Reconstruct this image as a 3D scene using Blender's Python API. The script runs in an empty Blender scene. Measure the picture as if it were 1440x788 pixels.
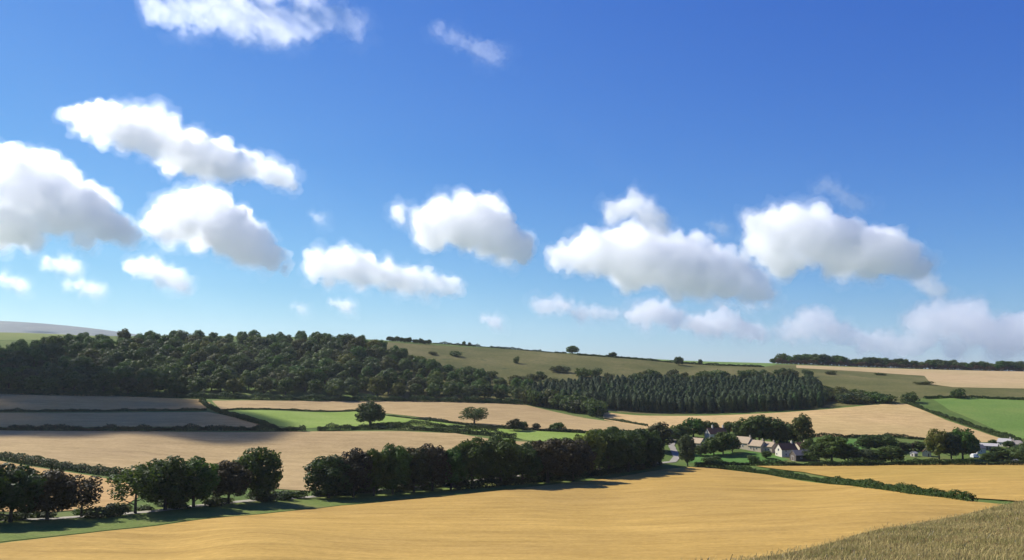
import bpy, math, random
import numpy as np
from mathutils import Vector, Matrix
from mathutils.geometry import delaunay_2d_cdt

R = math.radians
C = bpy.context.scene.collection
scene = bpy.context.scene
random.seed(7)
rng = np.random.default_rng(7)

# ------------------------------------------------------------------ camera
FPX = 1130.0                      # focal length in units of a 1440 wide picture
PITCH = math.atan(130.0 / FPX)    # the camera looks slightly up
cam_d = bpy.data.cameras.new('camera')
cam_d.sensor_width = 36.0
cam_d.lens = 36.0 * FPX / 1440.0
cam_d.clip_start = 0.1
cam_d.clip_end = 80000.0
cam = bpy.data.objects.new('camera', cam_d)
C.objects.link(cam)
cam.location = (0, 0, 0)
cam.rotation_euler = (math.pi / 2 + PITCH, 0, 0)
scene.camera = cam

SUN_EL, SUN_AZ = 38.0, -55.0      # azimuth from +Y, negative = towards -X
SUN = Vector((math.sin(R(SUN_AZ)) * math.cos(R(SUN_EL)), math.cos(R(SUN_AZ)) * math.cos(R(SUN_EL)), math.sin(R(SUN_EL))))

def tan_el(py):
    return np.tan(PITCH + np.arctan((394.0 - np.asarray(py, float)) / FPX))
def u_of(px, py):
    b = (394.0 - np.asarray(py, float)) / FPX
    return (np.asarray(px, float) - 720.0) / FPX / (math.cos(PITCH) - b * math.sin(PITCH))

# ------------------------------------------------------------------ terrain: surveyed profiles along bearings
# each profile: bearing (px), then (distance, height) or (distance, 'a', sight line)
def Z(d, z): return (d, z / d)
def A(d, py): return (d, float(tan_el(py)))
def far2(): return [Z(12000, 300)]
def far(z1=-10.): return [Z(3200, z1), Z(6000, -12), Z(12000, -25)]
NEARL = [Z(3, -1.95), Z(10, -3.2), Z(20, -5.6), Z(30, -8.6), Z(60, -17.), Z(90, -24.5), Z(115, -28.)]
COLS = [
 (-420, NEARL + [A(140, 782), A(175, 742), A(300, 662), A(430, 603), A(540, 577), A(640, 548), A(740, 513), A(860, 485), A(960, 470), A(1100, 466), A(1500, 478), A(6000, 466), A(9000, 448), A(9800, 453)] + far2()),
 (-150, NEARL + [A(142, 778), A(175, 738), A(300, 662), A(430, 603), A(540, 577), A(640, 549), A(740, 514), A(860, 486), A(940, 471), A(1050, 466.5), A(1400, 478), A(6000, 468), A(9000, 449), A(9800, 451)] + far2()),
 (0,    NEARL + [A(150, 766), A(185, 729), A(300, 664), A(340, 648), A(450, 603), A(540, 578), A(640, 551), A(740, 517), A(850, 489), A(930, 474), A(1000, 467.5), A(1300, 476), A(6000, 471), A(9000, 451.5), A(9800, 453)] + far2()),
 (80,   NEARL + [A(160, 758), A(198, 724), A(300, 667), A(340, 653), A(450, 604), A(540, 578), A(640, 553), A(740, 519), A(850, 488), A(940, 473), A(1020, 470), A(1400, 480), A(6000, 474), A(9000, 457), A(9800, 457)] + far2()),
 (160,  NEARL + [A(172, 749), A(210, 719), A(300, 671), A(350, 654), A(450, 605), A(540, 578), A(640, 555), A(740, 521), A(860, 485), A(950, 473), A(1050, 474), A(1500, 483), A(6000, 479), A(9000, 466), A(9800, 466)] + far2()),
 (240,  NEARL + [A(191, 738), A(230, 708), A(300, 677), A(370, 650), A(450, 606), A(540, 579), A(650, 557), A(740, 522), A(860, 484), A(950, 472), A(1050, 474), A(1400, 486), A(6000, 486), A(9000, 479), A(9800, 480)] + far2()),
 (360,  NEARL + [A(150, 757), A(215, 725), A(255, 699), A(300, 683), A(370, 655), A(460, 606), A(540, 580), A(650, 558), A(740, 524), A(860, 485), A(950, 473), A(1050, 475), A(1400, 487)] + far()),
 (480,  NEARL + [A(150, 766), A(247, 713), A(290, 692), A(350, 668), A(470, 605), A(530, 592), A(600, 576), A(660, 561), A(740, 529), A(860, 488), A(960, 475), A(1100, 479), A(1400, 488)] + far()),
 (600,  NEARL + [A(160, 763), A(270, 701), A(315, 684), A(370, 660), A(470, 608), A(530, 592), A(600, 576), A(670, 562), A(740, 539), A(850, 506), A(950, 488), A(1030, 481.5), A(1200, 487), A(1500, 495)] + far()),
 (720,  NEARL + [A(160, 764), A(290, 689), A(340, 670), A(400, 645), A(480, 608), A(540, 594), A(610, 578), A(680, 564), A(750, 543), A(850, 518), A(950, 500), A(1030, 491), A(1200, 495), A(1500, 503)] + far()),
 (850,  NEARL + [A(160, 765), A(340, 675), A(380, 660), A(430, 634), A(490, 607), A(540, 598), A(600, 589), A(650, 580), A(700, 562), A(800, 536), A(900, 516), A(1000, 500.5), A(1100, 500), A(1300, 506)] + far()),
 (960,  [Z(3, -1.95), Z(12, -3.6), Z(40, -9.6), Z(56, -13.6), Z(75, -19.5), Z(95, -24.5), Z(118, -28.4), A(160, 762), A(250, 706), A(385, 659), A(410, 650), A(440, 638), A(480, 618), A(540, 598), A(600, 589), A(650, 581), A(700, 566), A(800, 541), A(900, 523), A(1030, 508.5), A(1150, 507.5), A(1400, 513)] + far()),
 (1100, [Z(3, -1.95), Z(12, -3.6), Z(40, -9.4), Z(62, -13.7), Z(80, -18.5), Z(105, -25.), Z(128, -29.), A(160, 758), A(210, 722), A(300, 690), A(396, 655.5), A(430, 641.5), A(470, 623), A(520, 605), A(580, 591), A(640, 578), A(700, 563), A(800, 541), A(900, 526), A(1030, 514), A(1100, 511.5), A(1400, 515)] + far()),
 (1250, [Z(3, -1.95), Z(12, -3.6), Z(40, -9.3), Z(77, -14.4), Z(95, -18.8), Z(120, -25), Z(145, -29.3), A(165, 746), A(200, 720), A(260, 694), A(330, 671), A(398, 653.5), A(430, 642.5), A(470, 627), A(520, 609), A(580, 591), A(650, 569), A(720, 553), A(800, 541), A(900, 531), A(1050, 520), A(1200, 517), A(1400, 519)] + far()),
 (1440, [Z(3, -1.95), Z(12, -3.6), Z(40, -9.2), Z(72, -12.7), Z(96, -14.9), Z(112, -17.8), Z(135, -24.5), Z(162, -30.6), Z(195, -34.6), A(240, 699), A(300, 675), A(400, 652.5), A(440, 641), A(480, 628), A(540, 613), A(600, 588), A(680, 561), A(760, 549), A(880, 538), A(1000, 528), A(1150, 522.5), A(1400, 523)] + far()),
 (1600, [Z(3, -1.95), Z(12, -3.6), Z(40, -9.), Z(72, -12.), Z(102, -14.6), Z(118, -17.6), Z(140, -24.5), Z(165, -30.8), Z(195, -34.6), A(240, 699), A(300, 675), A(400, 652.5), A(440, 641), A(480, 628), A(540, 613), A(600, 588), A(680, 563), A(760, 552), A(880, 540), A(1000, 530), A(1150, 524), A(1400, 524)] + far()),
 (1950, [Z(3, -1.95), Z(12, -3.6), Z(40, -8.8), Z(72, -11.5), Z(109, -14.5), Z(124, -17.4), Z(145, -24.5), Z(168, -31), Z(195, -34.6), A(240, 699), A(300, 675), A(400, 652.5), A(440, 641), A(480, 628), A(540, 613), A(600, 588), A(680, 564), A(760, 554), A(880, 542), A(1000, 532), A(1150, 525), A(1400, 524.5)] + far()),
]
def pchip(x, y, xi):
    x = np.asarray(x, float); y = np.asarray(y, float); xi = np.asarray(xi, float)
    h = np.diff(x); d = np.diff(y, axis=0) / (h if y.ndim == 1 else h[:, None])
    m = np.zeros_like(y)
    hh = h if y.ndim == 1 else h[:, None]
    w1 = 2 * hh[1:] + hh[:-1]; w2 = hh[1:] + 2 * hh[:-1]
    same = (d[:-1] * d[1:]) > 0
    den = np.where(same, w1 / np.where(d[:-1] == 0, 1, d[:-1]) + w2 / np.where(d[1:] == 0, 1, d[1:]), 1)
    m[1:-1] = np.where(same, (w1 + w2) / den, 0)
    m[0], m[-1] = d[0], d[-1]
    k = np.clip(np.searchsorted(x, xi, side='right') - 1, 0, len(x) - 2)
    H = h[k]; t = np.clip((xi - x[k]) / H, 0, 1)
    if y.ndim > 1: t = t[:, None]; H = H[:, None]
    return ((1 + 2 * t) * (1 - t) ** 2 * y[k] + t * (1 - t) ** 2 * H * m[k] + t * t * (3 - 2 * t) * y[k + 1] + t * t * (t - 1) * H * m[k + 1])

LV = np.linspace(math.log(3), math.log(12000), 830)     # log distance
UV = np.linspace(-1.05, 1.12, 436)
_g = np.stack([pchip([math.log(k[0]) for k in ks], [k[1] for k in ks], LV) for _, ks in COLS])   # columns x distance
_cu = [(px - 720) / FPX * math.cos(PITCH) * 1.004 for px, _ in COLS]
EG = pchip(_cu, _g, UV).T                                # distance x bearing
def _smooth(a, n, axis):
    k = np.exp(-0.5 * (np.arange(-3 * n, 3 * n + 1) / n) ** 2); k /= k.sum()
    p = np.pad(a, [(3 * n, 3 * n) if i == axis else (0, 0) for i in range(2)], mode='edge')
    return np.apply_along_axis(lambda v: np.convolve(v, k, 'valid'), axis, p)
EG = _smooth(_smooth(EG, 2, 0), 4, 1)

def elev(X, Y):
    X = np.asarray(X, float); Y = np.asarray(Y, float)
    Yc = np.clip(Y, 3.0, 12000.0)
    v = (np.log(Yc) - LV[0]) / (LV[1] - LV[0]); u = (np.clip(X / Yc, UV[0], UV[-1]) - UV[0]) / (UV[1] - UV[0])
    i = np.clip(v.astype(int), 0, len(LV) - 2); j = np.clip(u.astype(int), 0, len(UV) - 2)
    a = v - i; b = u - j
    e = (EG[i, j] * (1 - a) + EG[i + 1, j] * a) * (1 - b) + (EG[i, j + 1] * (1 - a) + EG[i + 1, j + 1] * a) * b
    z = e * Yc + np.where(Y < 3.0, (3.0 - Y) * 0.09, 0)
    # small natural undulation
    return z
def ground(px, py, ymin=90., ymax=3000.):
    """The ground point that the sight line (px, py) meets beyond ymin."""
    u = float(u_of(px, py)); t = float(tan_el(py))
    Y = np.exp(np.linspace(math.log(ymin), math.log(ymax), 1500))
    f = elev(u * Y, Y) / Y - t
    w = np.nonzero((f[1:] >= 0) & (f[:-1] < 0))[0]
    if f[0] >= 0: k, a = 0, 0.
    elif len(w): k = w[0]; a = f[k] / (f[k] - f[k + 1])
    else: k = int(np.argmax(f[:-1])); a = 0.
    y = Y[k] + (Y[k + 1] - Y[k]) * a
    return Vector((u * y, y, float(elev(u * y, y))))
def at(px, Y):
    """The ground point on bearing px at distance Y."""
    u = float(u_of(px, 524)); return Vector((u * Y, Y, float(elev(u * Y, Y))))
def pts(seq):
    """('px','py') pairs -> ground; (px, 'd', Y) -> bearing and distance."""
    return [at(s[0], s[2]) if len(s) == 3 else ground(*s) for s in seq]

# ------------------------------------------------------------------ tags and mesh helpers
def tag(o, label=None, cat=None, group=None, kind=None):
    if label: o['label'] = label
    if cat: o['category'] = cat
    if group: o['group'] = group
    if kind: o['kind'] = kind
    return o
def mesh_of(name, v, f, mats=(), smooth=False, mi=None):
    v = np.asarray(v, np.float32).reshape(-1, 3); me = bpy.data.meshes.new(name)
    if isinstance(f, np.ndarray):
        n, k = f.shape
        me.vertices.add(len(v)); me.vertices.foreach_set('co', v.ravel())
        me.loops.add(n * k); me.loops.foreach_set('vertex_index', f.astype(np.int32).ravel())
        me.polygons.add(n); me.polygons.foreach_set('loop_start', np.arange(0, n * k, k, dtype=np.int32))
        me.update(calc_edges=True)
    else:
        me.from_pydata([tuple(map(float, p)) for p in v], [], f); me.update()
    for m in mats: me.materials.append(m)
    if mi is not None: me.polygons.foreach_set('material_index', np.asarray(mi, np.int32))
    if smooth: me.polygons.foreach_set('use_smooth', np.ones(len(me.polygons), bool))
    return me
def link(name, me, parent=None, loc=(0, 0, 0), rz=0., scale=None):
    o = bpy.data.objects.new(name, me); C.objects.link(o); o.parent = parent
    o.location = loc; o.rotation_euler = (0, 0, rz)
    if scale is not None: o.scale = scale
    return o
def empty(name, loc, rz=0.):
    return link(name, None, None, loc, rz)

# ------------------------------------------------------------------ materials
def new_mat(name):
    m = bpy.data.materials.new(name); m.use_nodes = True; nt = m.node_tree
    for n in list(nt.nodes): nt.nodes.remove(n)
    out = nt.nodes.new('ShaderNodeOutputMaterial')
    return m, nt, out
def N(nt, t, **kw):
    n = nt.nodes.new(t)
    for k, v in kw.items():
        if k in n.inputs: n.inputs[k].default_value = v
        else: setattr(n, k, v)
    return n
def noise(nt, scale, detail=4, rough=.55, src=None, sc=(1, 1, 1), rot=0., dist=0.):
    tc = nt.nodes.new('ShaderNodeTexCoord'); mp = nt.nodes.new('ShaderNodeMapping')
    mp.inputs['Scale'].default_value = sc; mp.inputs['Rotation'].default_value = (0, 0, rot)
    nt.links.new(tc.outputs['Object'], mp.inputs[0])
    n = nt.nodes.new('ShaderNodeTexNoise'); n.inputs['Scale'].default_value = scale
    n.inputs['Detail'].default_value = detail; n.inputs['Roughness'].default_value = rough; n.inputs['Distortion'].default_value = dist
    nt.links.new(mp.outputs[0], n.inputs['Vector'])
    return n.outputs['Fac']
def ramp(nt, fac, stops):
    r = nt.nodes.new('ShaderNodeValToRGB'); nt.links.new(fac, r.inputs[0]); e = r.color_ramp.elements
    while len(e) > len(stops): e.remove(e[-1])
    while len(e) < len(stops): e.new(1)
    for q, (p, c) in zip(e, stops): q.position = p; q.color = (*c, 1) if len(c) == 3 else c
    return r.outputs[0]
def mix(nt, fac, a, b, mode='MIX'):
    m = nt.nodes.new('ShaderNodeMix'); m.data_type = 'RGBA'; m.blend_type = mode
    for s, v in ((m.inputs[0], fac), (m.inputs[6], a), (m.inputs[7], b)):
        if hasattr(v, 'is_linked'): nt.links.new(v, s)
        elif isinstance(v, (int, float)): s.default_value = v
        else: s.default_value = (*v, 1)
    return m.outputs[2]
def principled(nt, out, col, rough=.9, spec=.15, bump=None, strength=.3, distance=.2):
    p = nt.nodes.new('ShaderNodeBsdfPrincipled'); p.inputs['Roughness'].default_value = rough; p.inputs['Specular IOR Level'].default_value = spec
    if hasattr(col, 'is_linked'): nt.links.new(col, p.inputs['Base Color'])
    else: p.inputs['Base Color'].default_value = (*col, 1)
    if bump is not None:
        b = nt.nodes.new('ShaderNodeBump'); b.inputs['Strength'].default_value = strength; b.inputs['Distance'].default_value = distance
        nt.links.new(bump, b.inputs['Height']); nt.links.new(b.outputs[0], p.inputs['Normal'])
    nt.links.new(p.outputs[0], out.inputs[0]); return p
def sc(c, k): return tuple(x * k for x in c)

def crop_mat(name, c, var=.22, streak=(.012, .22), rot=0., fine=.7, bump=.5, tint=None, patch=.006):
    """A crop or stubble: drill-row streaks, patches and fine grain."""
    c = sc(c, .88); tint = sc(tint, .88) if tint else None
    m, nt, out = new_mat(name)
    s1 = noise(nt, 1.0, 3, .6, sc=(streak[0], streak[1], .0), rot=rot, dist=.1)
    s2 = noise(nt, 1.0, 3, .65, sc=(streak[0] * 4, streak[1] * 4.2, .0), rot=rot + .03, dist=.6)
    sp = noise(nt, .16, 6, .75, sc=(.35, 1, 1))
    md = ramp(nt, noise(nt, .018, 3, .6, sc=(.5, 1, 1)), [(.34, (.15, .15, .15)), (.60, (1, 1, 1))])
    pt = noise(nt, patch, 5, .6)
    fg = noise(nt, fine, 3, .7)
    col = ramp(nt, s1, [(.36, sc(c, 1 - var)), (.5, c), (.64, sc(c, 1 + var * .7))])
    col = mix(nt, md, c, col)
    col = mix(nt, .42, col, ramp(nt, s2, [(.36, sc(c, 1 - var)), (.64, sc(c, 1 + var * .8))]))
    t = tint or (c[0] * .93, c[1] * 1.02, c[2] * .9)
    col = mix(nt, ramp(nt, pt, [(.42, (0, 0, 0)), (.68, (.75, .75, .75))]), col, sc(t, .88))
    col = mix(nt, .5, col, ramp(nt, fg, [(.3, (.72, .72, .70)), (.7, (1.18, 1.18, 1.2))]), 'MULTIPLY')
    col = mix(nt, .6, col, ramp(nt, sp, [(.36, (.72, .70, .66)), (.64, (1.15, 1.16, 1.18))]), 'MULTIPLY')
    col = mix(nt, .35, col, (1.18, 1.18, 1.18), 'MULTIPLY')
    principled(nt, out, col, .95, .05, fg, bump, .25)
    return m
def grass_mat(name, a, b, c, s=.02, fine=.9, extra=None):
    a, b, c = sc(a, .9), sc(b, .9), sc(c, .9)
    m, nt, out = new_mat(name)
    col = ramp(nt, noise(nt, s, 6, .62), [(.3, a), (.5, b), (.7, c)])
    fg = noise(nt, fine, 4, .7)
    col = mix(nt, .7, col, ramp(nt, fg, [(.3, (.6, .62, .58)), (.7, (1.3, 1.3, 1.25))]), 'MULTIPLY')
    if extra: col = mix(nt, ramp(nt, noise(nt, extra[0], 5, .7), [(extra[1], (0, 0, 0)), (extra[1] + .12, (1, 1, 1))]), col, extra[2])
    principled(nt, out, col, .95, .05, fg, .5, .3)
    return m
def leaf_mat(name, a, b, trans=.26, hue=.5, s=.35):
    """Foliage: clump noise, a different tone per tree, some light through the leaves."""
    m, nt, out = new_mat(name)
    col = ramp(nt, noise(nt, s, 3, .6), [(.3, a), (.7, b)])
    oi = nt.nodes.new('ShaderNodeObjectInfo')
    col = mix(nt, 1., col, ramp(nt, oi.outputs['Random'], [(0, (.62, .70, .75)), (.35, (1., 1., 1.)), (.7, (1.15, 1.1, .85)), (1, (.9, 1.25, .85))]), 'MULTIPLY')
    d = N(nt, 'ShaderNodeBsdfPrincipled'); d.inputs['Roughness'].default_value = .65; d.inputs['Specular IOR Level'].default_value = .12
    nt.links.new(col, d.inputs['Base Color'])
    t = nt.nodes.new('ShaderNodeBsdfTranslucent'); nt.links.new(mix(nt, 1., col, (1.2, 1.3, .7), 'MULTIPLY'), t.inputs['Color'])
    mx = nt.nodes.new('ShaderNodeMixShader'); mx.inputs[0].default_value = trans
    nt.links.new(d.outputs[0], mx.inputs[1]); nt.links.new(t.outputs[0], mx.inputs[2]); nt.links.new(mx.outputs[0], out.inputs[0])
    return m
def plain(name, c, s=3., var=.2, rough=.85, spec=.2, bump=.2):
    m, nt, out = new_mat(name); f = noise(nt, s, 5, .65)
    principled(nt, out, ramp(nt, f, [(.3, sc(c, 1 - var)), (.7, sc(c, 1 + var))]), rough, spec, f, bump, .03)
    return m

M = {}
M['wheat'] = crop_mat('ripe wheat', (.42, .268, .072), .22, (.0045, .10), R(4), .8, tint=(.40, .26, .085))
M['wheat2'] = crop_mat('ripe wheat beyond the hedge', (.42, .268, .072), .22, (.004, .10), R(-2), .8)
M['tan'] = crop_mat('tan stubble', (.42, .298, .135), .15, (.006, .10), R(6), .6, tint=(.36, .25, .125))
M['brown'] = crop_mat('brown stubble', (.45, .285, .115), .12, (.006, .08), R(3), .5)
M['gold'] = crop_mat('pale gold stubble', (.50, .34, .155), .12, (.05, .009), R(20), .6)
M['gold2'] = crop_mat('pale stubble on the hilltop', (.46, .33, .17), .12, (.006, .03), 0, .5)
M['green_bright'] = grass_mat('bright green ley', (.175, .245, .045), (.215, .29, .06), (.255, .31, .08), .03)
M['green'] = grass_mat('green pasture', (.12, .20, .042), (.145, .22, .05), (.18, .235, .06), .02)
M['ley_top'] = grass_mat('pale hilltop grass', (.13, .18, .05), (.17, .2, .06), (.2, .22, .07), .012)
M['green_top'] = grass_mat('hilltop green crop', (.125, .2, .055), (.15, .22, .06), (.18, .23, .07), .02)
M['olive'] = grass_mat('rough chalk grassland', (.08, .086, .026), (.12, .114, .039), (.17, .146, .06), .014, .35, (.05, .6, (.05, .065, .022)))
M['ground'] = grass_mat('valley grass', (.07, .11, .025), (.10, .145, .035), (.15, .16, .05), .03)
M['lawn'] = grass_mat('village green', (.07, .15, .03), (.09, .18, .04), (.12, .2, .05), .05)
M['verge'] = grass_mat('lane verge', (.09, .13, .03), (.135, .175, .04), (.19, .19, .06), .06, 1.2)
M['lane'] = plain('pale worn lane', (.28, .255, .20), .6, .15)
M['bank'] = grass_mat('dry bank thatch', (.07, .06, .022), (.10, .085, .03), (.14, .11, .05), .5, 4.)
M['hill'] = grass_mat('distant moorland', (.085, .095, .095), (.11, .115, .11), (.16, .155, .13), .0012, .02)
M['bark'] = plain('bark', (.06, .05, .038), 2., .4)
LEAF = {
 'green':  leaf_mat('green leaves', (.030, .050, .011), (.074, .105, .024)),
 'dark':   leaf_mat('dark green leaves', (.032, .056, .013), (.076, .108, .026)),
 'copper': leaf_mat('copper beech leaves', (.033, .028, .014), (.070, .054, .023), .14),
 'pale':   leaf_mat('grey green leaves', (.055, .075, .032), (.095, .115, .050)),
 'olive':  leaf_mat('olive yellow leaves', (.075, .085, .018), (.12, .12, .03)),
 'wood':   leaf_mat('woodland leaves', (.036, .062, .019), (.105, .135, .045), .25),
 'conifer': leaf_mat('conifer needles', (.030, .052, .022), (.066, .094, .036), .14),
 'hedge':  leaf_mat('hedge leaves', (.020, .040, .009), (.044, .068, .016)),
 'hedge_dark': leaf_mat('dark hedge leaves', (.022, .034, .012), (.045, .06, .02)),
 'hedge_brown': leaf_mat('brown hedge leaves', (.06, .035, .02), (.10, .055, .03)),
 'scrub':  leaf_mat('scrub leaves', (.045, .055, .018), (.09, .09, .033)),
}
M['white'] = plain('limewashed wall', (.58, .525, .42), 1., .06)
M['stone'] = plain('pinkish stone wall', (.50, .415, .29), 2., .15)
M['greywall'] = plain('dark boarding', (.10, .08, .065), 2., .2)
M['pinkroof'] = plain('weathered pale tiles', (.35, .27, .175), 2.5, .2)
M['brownroof'] = plain('brown tiles', (.13, .065, .042), 2.5, .25)
M['slate'] = plain('grey slates', (.22, .19, .17), 2.5, .2)
M['paleroof'] = plain('pale sheet roof', (.37, .35, .33), 1.5, .1)
M['pane'] = plain('dark window glass', (.03, .035, .04), 1., .2, .15, .5, 0.)
M['frame'] = plain('painted window frame', (.75, .74, .70), 2., .05)
M['door'] = plain('painted door', (.12, .09, .07), 2., .15)
M['carpaint'] = plain('white car paint', (.75, .76, .77), 1., .03, .3, .5, 0.)
M['rubber'] = plain('tyre rubber', (.03, .03, .03), 2., .1)

# ------------------------------------------------------------------ the land
def build_terrain():
    rows = np.concatenate([[-60., -30., -10.], np.exp(np.linspace(math.log(3), math.log(11000), 420))])
    cols = np.linspace(-1.30, 1.30, 290)
    Yg, S = np.meshgrid(rows, cols, indexing='ij'); Xg = S * (Yg + 90)
    Zg = elev(Xg, Yg)
    v = np.stack([Xg, Yg, Zg], -1).reshape(-1, 3); n, k = len(rows), len(cols)
    i, j = np.meshgrid(np.arange(n - 1), np.arange(k - 1), indexing='ij'); q = (i * k + j).ravel()
    o = link('ground', mesh_of('ground', v, np.stack([q, q + 1, q + k + 1, q + k], 1), [M['ground']], True))
    tag(o, 'green valley grass running up to the far hills', kind='structure')
build_terrain()

def field(name, mat, outline, lift, label=None, step=(.008, .018)):
    P = pts(outline); K = 50.
    W = [(p.x / p.y * K, math.log(p.y) * K) for p in P]
    b = []
    for (x0, y0), (x1, y1) in zip(W, W[1:] + W[:1]):
        n = max(1, int(max(abs(x1 - x0) / (step[0] * K), abs(y1 - y0) / (step[1] * K))))
        # soft irregular field edge
        for t in range(n): b.append(Vector((x0 + (x1 - x0) * t / n + random.uniform(-1, 1) * .01, y0 + (y1 - y0) * t / n + random.uniform(-1, 1) * .025)))
    nb = len(b); xs = [p.x for p in b]; ys = [p.y for p in b]
    inner = [Vector((x, y)) for x in np.arange(min(xs), max(xs), step[0] * K) + .0013 for y in np.arange(min(ys), max(ys), step[1] * K) + .0017]
    vv, ee, ff, *_ = delaunay_2d_cdt(b + inner, [(k, (k + 1) % nb) for k in range(nb)], [list(range(nb))], 1, 1e-5)
    Y = np.array([math.exp(p.y / K) for p in vv]); X = np.array([p.x / K for p in vv]) * Y
    o = link(name, mesh_of(name, np.stack([X, Y, elev(X, Y) + lift], 1), [list(f) for f in ff], [mat], True))
    return tag(o, label, kind='structure')

D = 'd'
field('hillside_field', M['olive'], [(545, D, 955), (720, D, 1020), (850, D, 995), (960, D, 1010), (1085, D, 1020), (1120, D, 1060), (1440, D, 1130), (1750, D, 1150), (1750, D, 690),
     (1440, D, 690), (1310, 557), (1275, 566), (1170, 573), (1100, 578), (1000, 582.5), (900, 582.5), (845, 577), (740, 566), (600, 568), (500, D, 690)], .10, 'rough olive chalk grassland on the far slope')
field('wheat_field', M['wheat'], [(-420, D, 108), (0, D, 104), (720, D, 102), (1100, D, 108), (1300, D, 118), (1450, D, 150), (1500, D, 195), (1440, D, 216), (1368, 707), (1280, 696), (1200, 685), (1080, 669), (985, 657.5), (958, 658.5),
     (915, 664), (870, 672), (800, 680), (720, 690), (600, 702), (480, 713), (360, 726), (240, 739), (120, 753), (0, 767), (-160, 781), (-420, D, 138)], .35, 'golden ripe wheat filling the front of the valley')
field('wheat_field', M['wheat2'], [(1062, 656.5), (1130, 665), (1200, 676), (1290, 690), (1368, 702), (1440, D, 226), (1550, D, 205), (1900, D, 210), (1900, D, 398), (1440, 653), (1250, 654), (1150, 655)], .35, 'golden wheat beyond the diagonal hedge')
field('stubble_field', M['brown'], [(-300, 636), (-100, 639), (0, 649), (90, 664), (178, 679), (195, 700), (176, 712), (60, 722), (-60, 722), (-300, 722)], .2, 'tan stubble behind the copper trees')
field('stubble_field', M['tan'], [(-380, 612), (-150, 608), (0, 606), (250, 608), (440, 607.5), (560, 607), (640, 610), (700, 620), (745, 622), (735, 640), (700, 662), (560, 682), (430, 691), (300, 683), (180, 668), (60, 653), (0, 642), (-150, 630), (-380, 630)], .2, 'large tan stubble field in the valley')
field('stubble_field', M['brown'], [(-380, 602), (0, 601.5), (352, 602), (370, 597), (292, 580), (150, 581), (0, 581), (-380, 581)], .2, 'brown stubble strip between two dark hedges')
field('stubble_field', M['brown'], [(-380, 577), (0, 577.5), (150, 577), (289, 575.5), (296, 567), (280, 562), (200, 558.5), (0, 553), (-150, 551), (-380, 551)], .2, 'brown stubble under the edge of the wood')
field('grass_field', M['green_bright'], [(318, 578), (400, 578.5), (500, 579), (540, 585), (600, 592), (640, 597), (610, 600), (540, 599), (450, 601.5), (421, 603.5), (378, 597)], .12, 'bright green ley between hedges')
field('stubble_field', M['tan'], [(298, 564), (380, 564), (480, 564), (560, 564), (640, 565.5), (735, 569), (840, 591), (900, 598), (912, 603), (880, 607), (830, 607), (760, 603.5), (700, 599.5), (640, 593.5), (540, 581.5), (500, 577), (420, 576.5), (310, 576)], .2, 'pinkish tan stubble running along the foot of the wood')
field('grass_field', M['green_bright'], [(640, 602), (700, 603), (760, 607), (830, 610.5), (900, 609), (925, 614), (830, 624), (745, 620), (690, 612)], .12, 'green meadow behind the avenue')
field('stubble_field', M['gold'], [(845, 579), (900, 585), (1000, 585), (1100, 580.5), (1170, 575.5), (1240, 569), (1273, 568), (1330, 591), (1380, 608), (1425, 621), (1380, 622.5), (1300, 617), (1250, 613), (1140, 615), (1050, 608), (960, 604), (905, 603), (850, 591)], .2, 'pale gold stubble behind the village')
field('grass_field', M['green'], [(1312, 562), (1345, 559.5), (1440, 562.5), (1600, 568), (1800, 572), (1800, 630), (1600, 630), (1445, 619), (1385, 598), (1335, 577)], .12, 'green pasture inside the hedges')
field('grass_field', M['green_top'], [(815, D, 985), (900, D, 992), (1000, D, 985), (1075, D, 985), (1090, D, 1020), (1095, D, 1150), (960, D, 1180), (800, D, 1100)], .2, 'pale green crop on the hilltop', (.006, .012))
field('stubble_field', M['gold2'], [(1120, 518), (1200, 522), (1300, 529), (1310, 541), (1340, 545), (1440, 547), (1700, 552), (1700, D, 1140), (1440, D, 1120), (1250, D, 1100), (1120, D, 1050)], .25, 'pale stubble below the dark row of trees', (.006, .012))
field('hill', M['hill'], [(-420, D, 6000), (-420, D, 10500), (260, D, 10500), (260, D, 6000)], 1.5, 'hazy moorland hill on the horizon')
field('grass_field', M['ley_top'], [(-380, D, 905), (-150, D, 905), (70, D, 900), (160, D, 935), (160, D, 1050), (0, D, 1060), (-380, D, 1150)], .2, 'yellow green hilltop grass behind the wood')
field('lawn', M['lawn'], [(965, 640), (1010, 637), (1060, 636), (1090, 641), (1110, 647), (1080, 652), (1000, 652), (968, 651)], .12, 'village green in front of the cottages')
field('lawn', M['lawn'], [(1186, 617.5), (1216, 617.5), (1218, 632), (1188, 634)], .15, 'small paddock among the village trees')
field('verge', M['verge'], [(-160, 777), (0, 763), (120, 750), (240, 736), (360, 724), (480, 711), (600, 700), (720, 688), (860, 672), (940, 660), (945, 652), (860, 660), (720, 676), (600, 687), (480, 697), (390, 702), (240, 713), (60, 730), (-160, 745)], .1, 'bright grass verge beside the lane')

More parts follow.
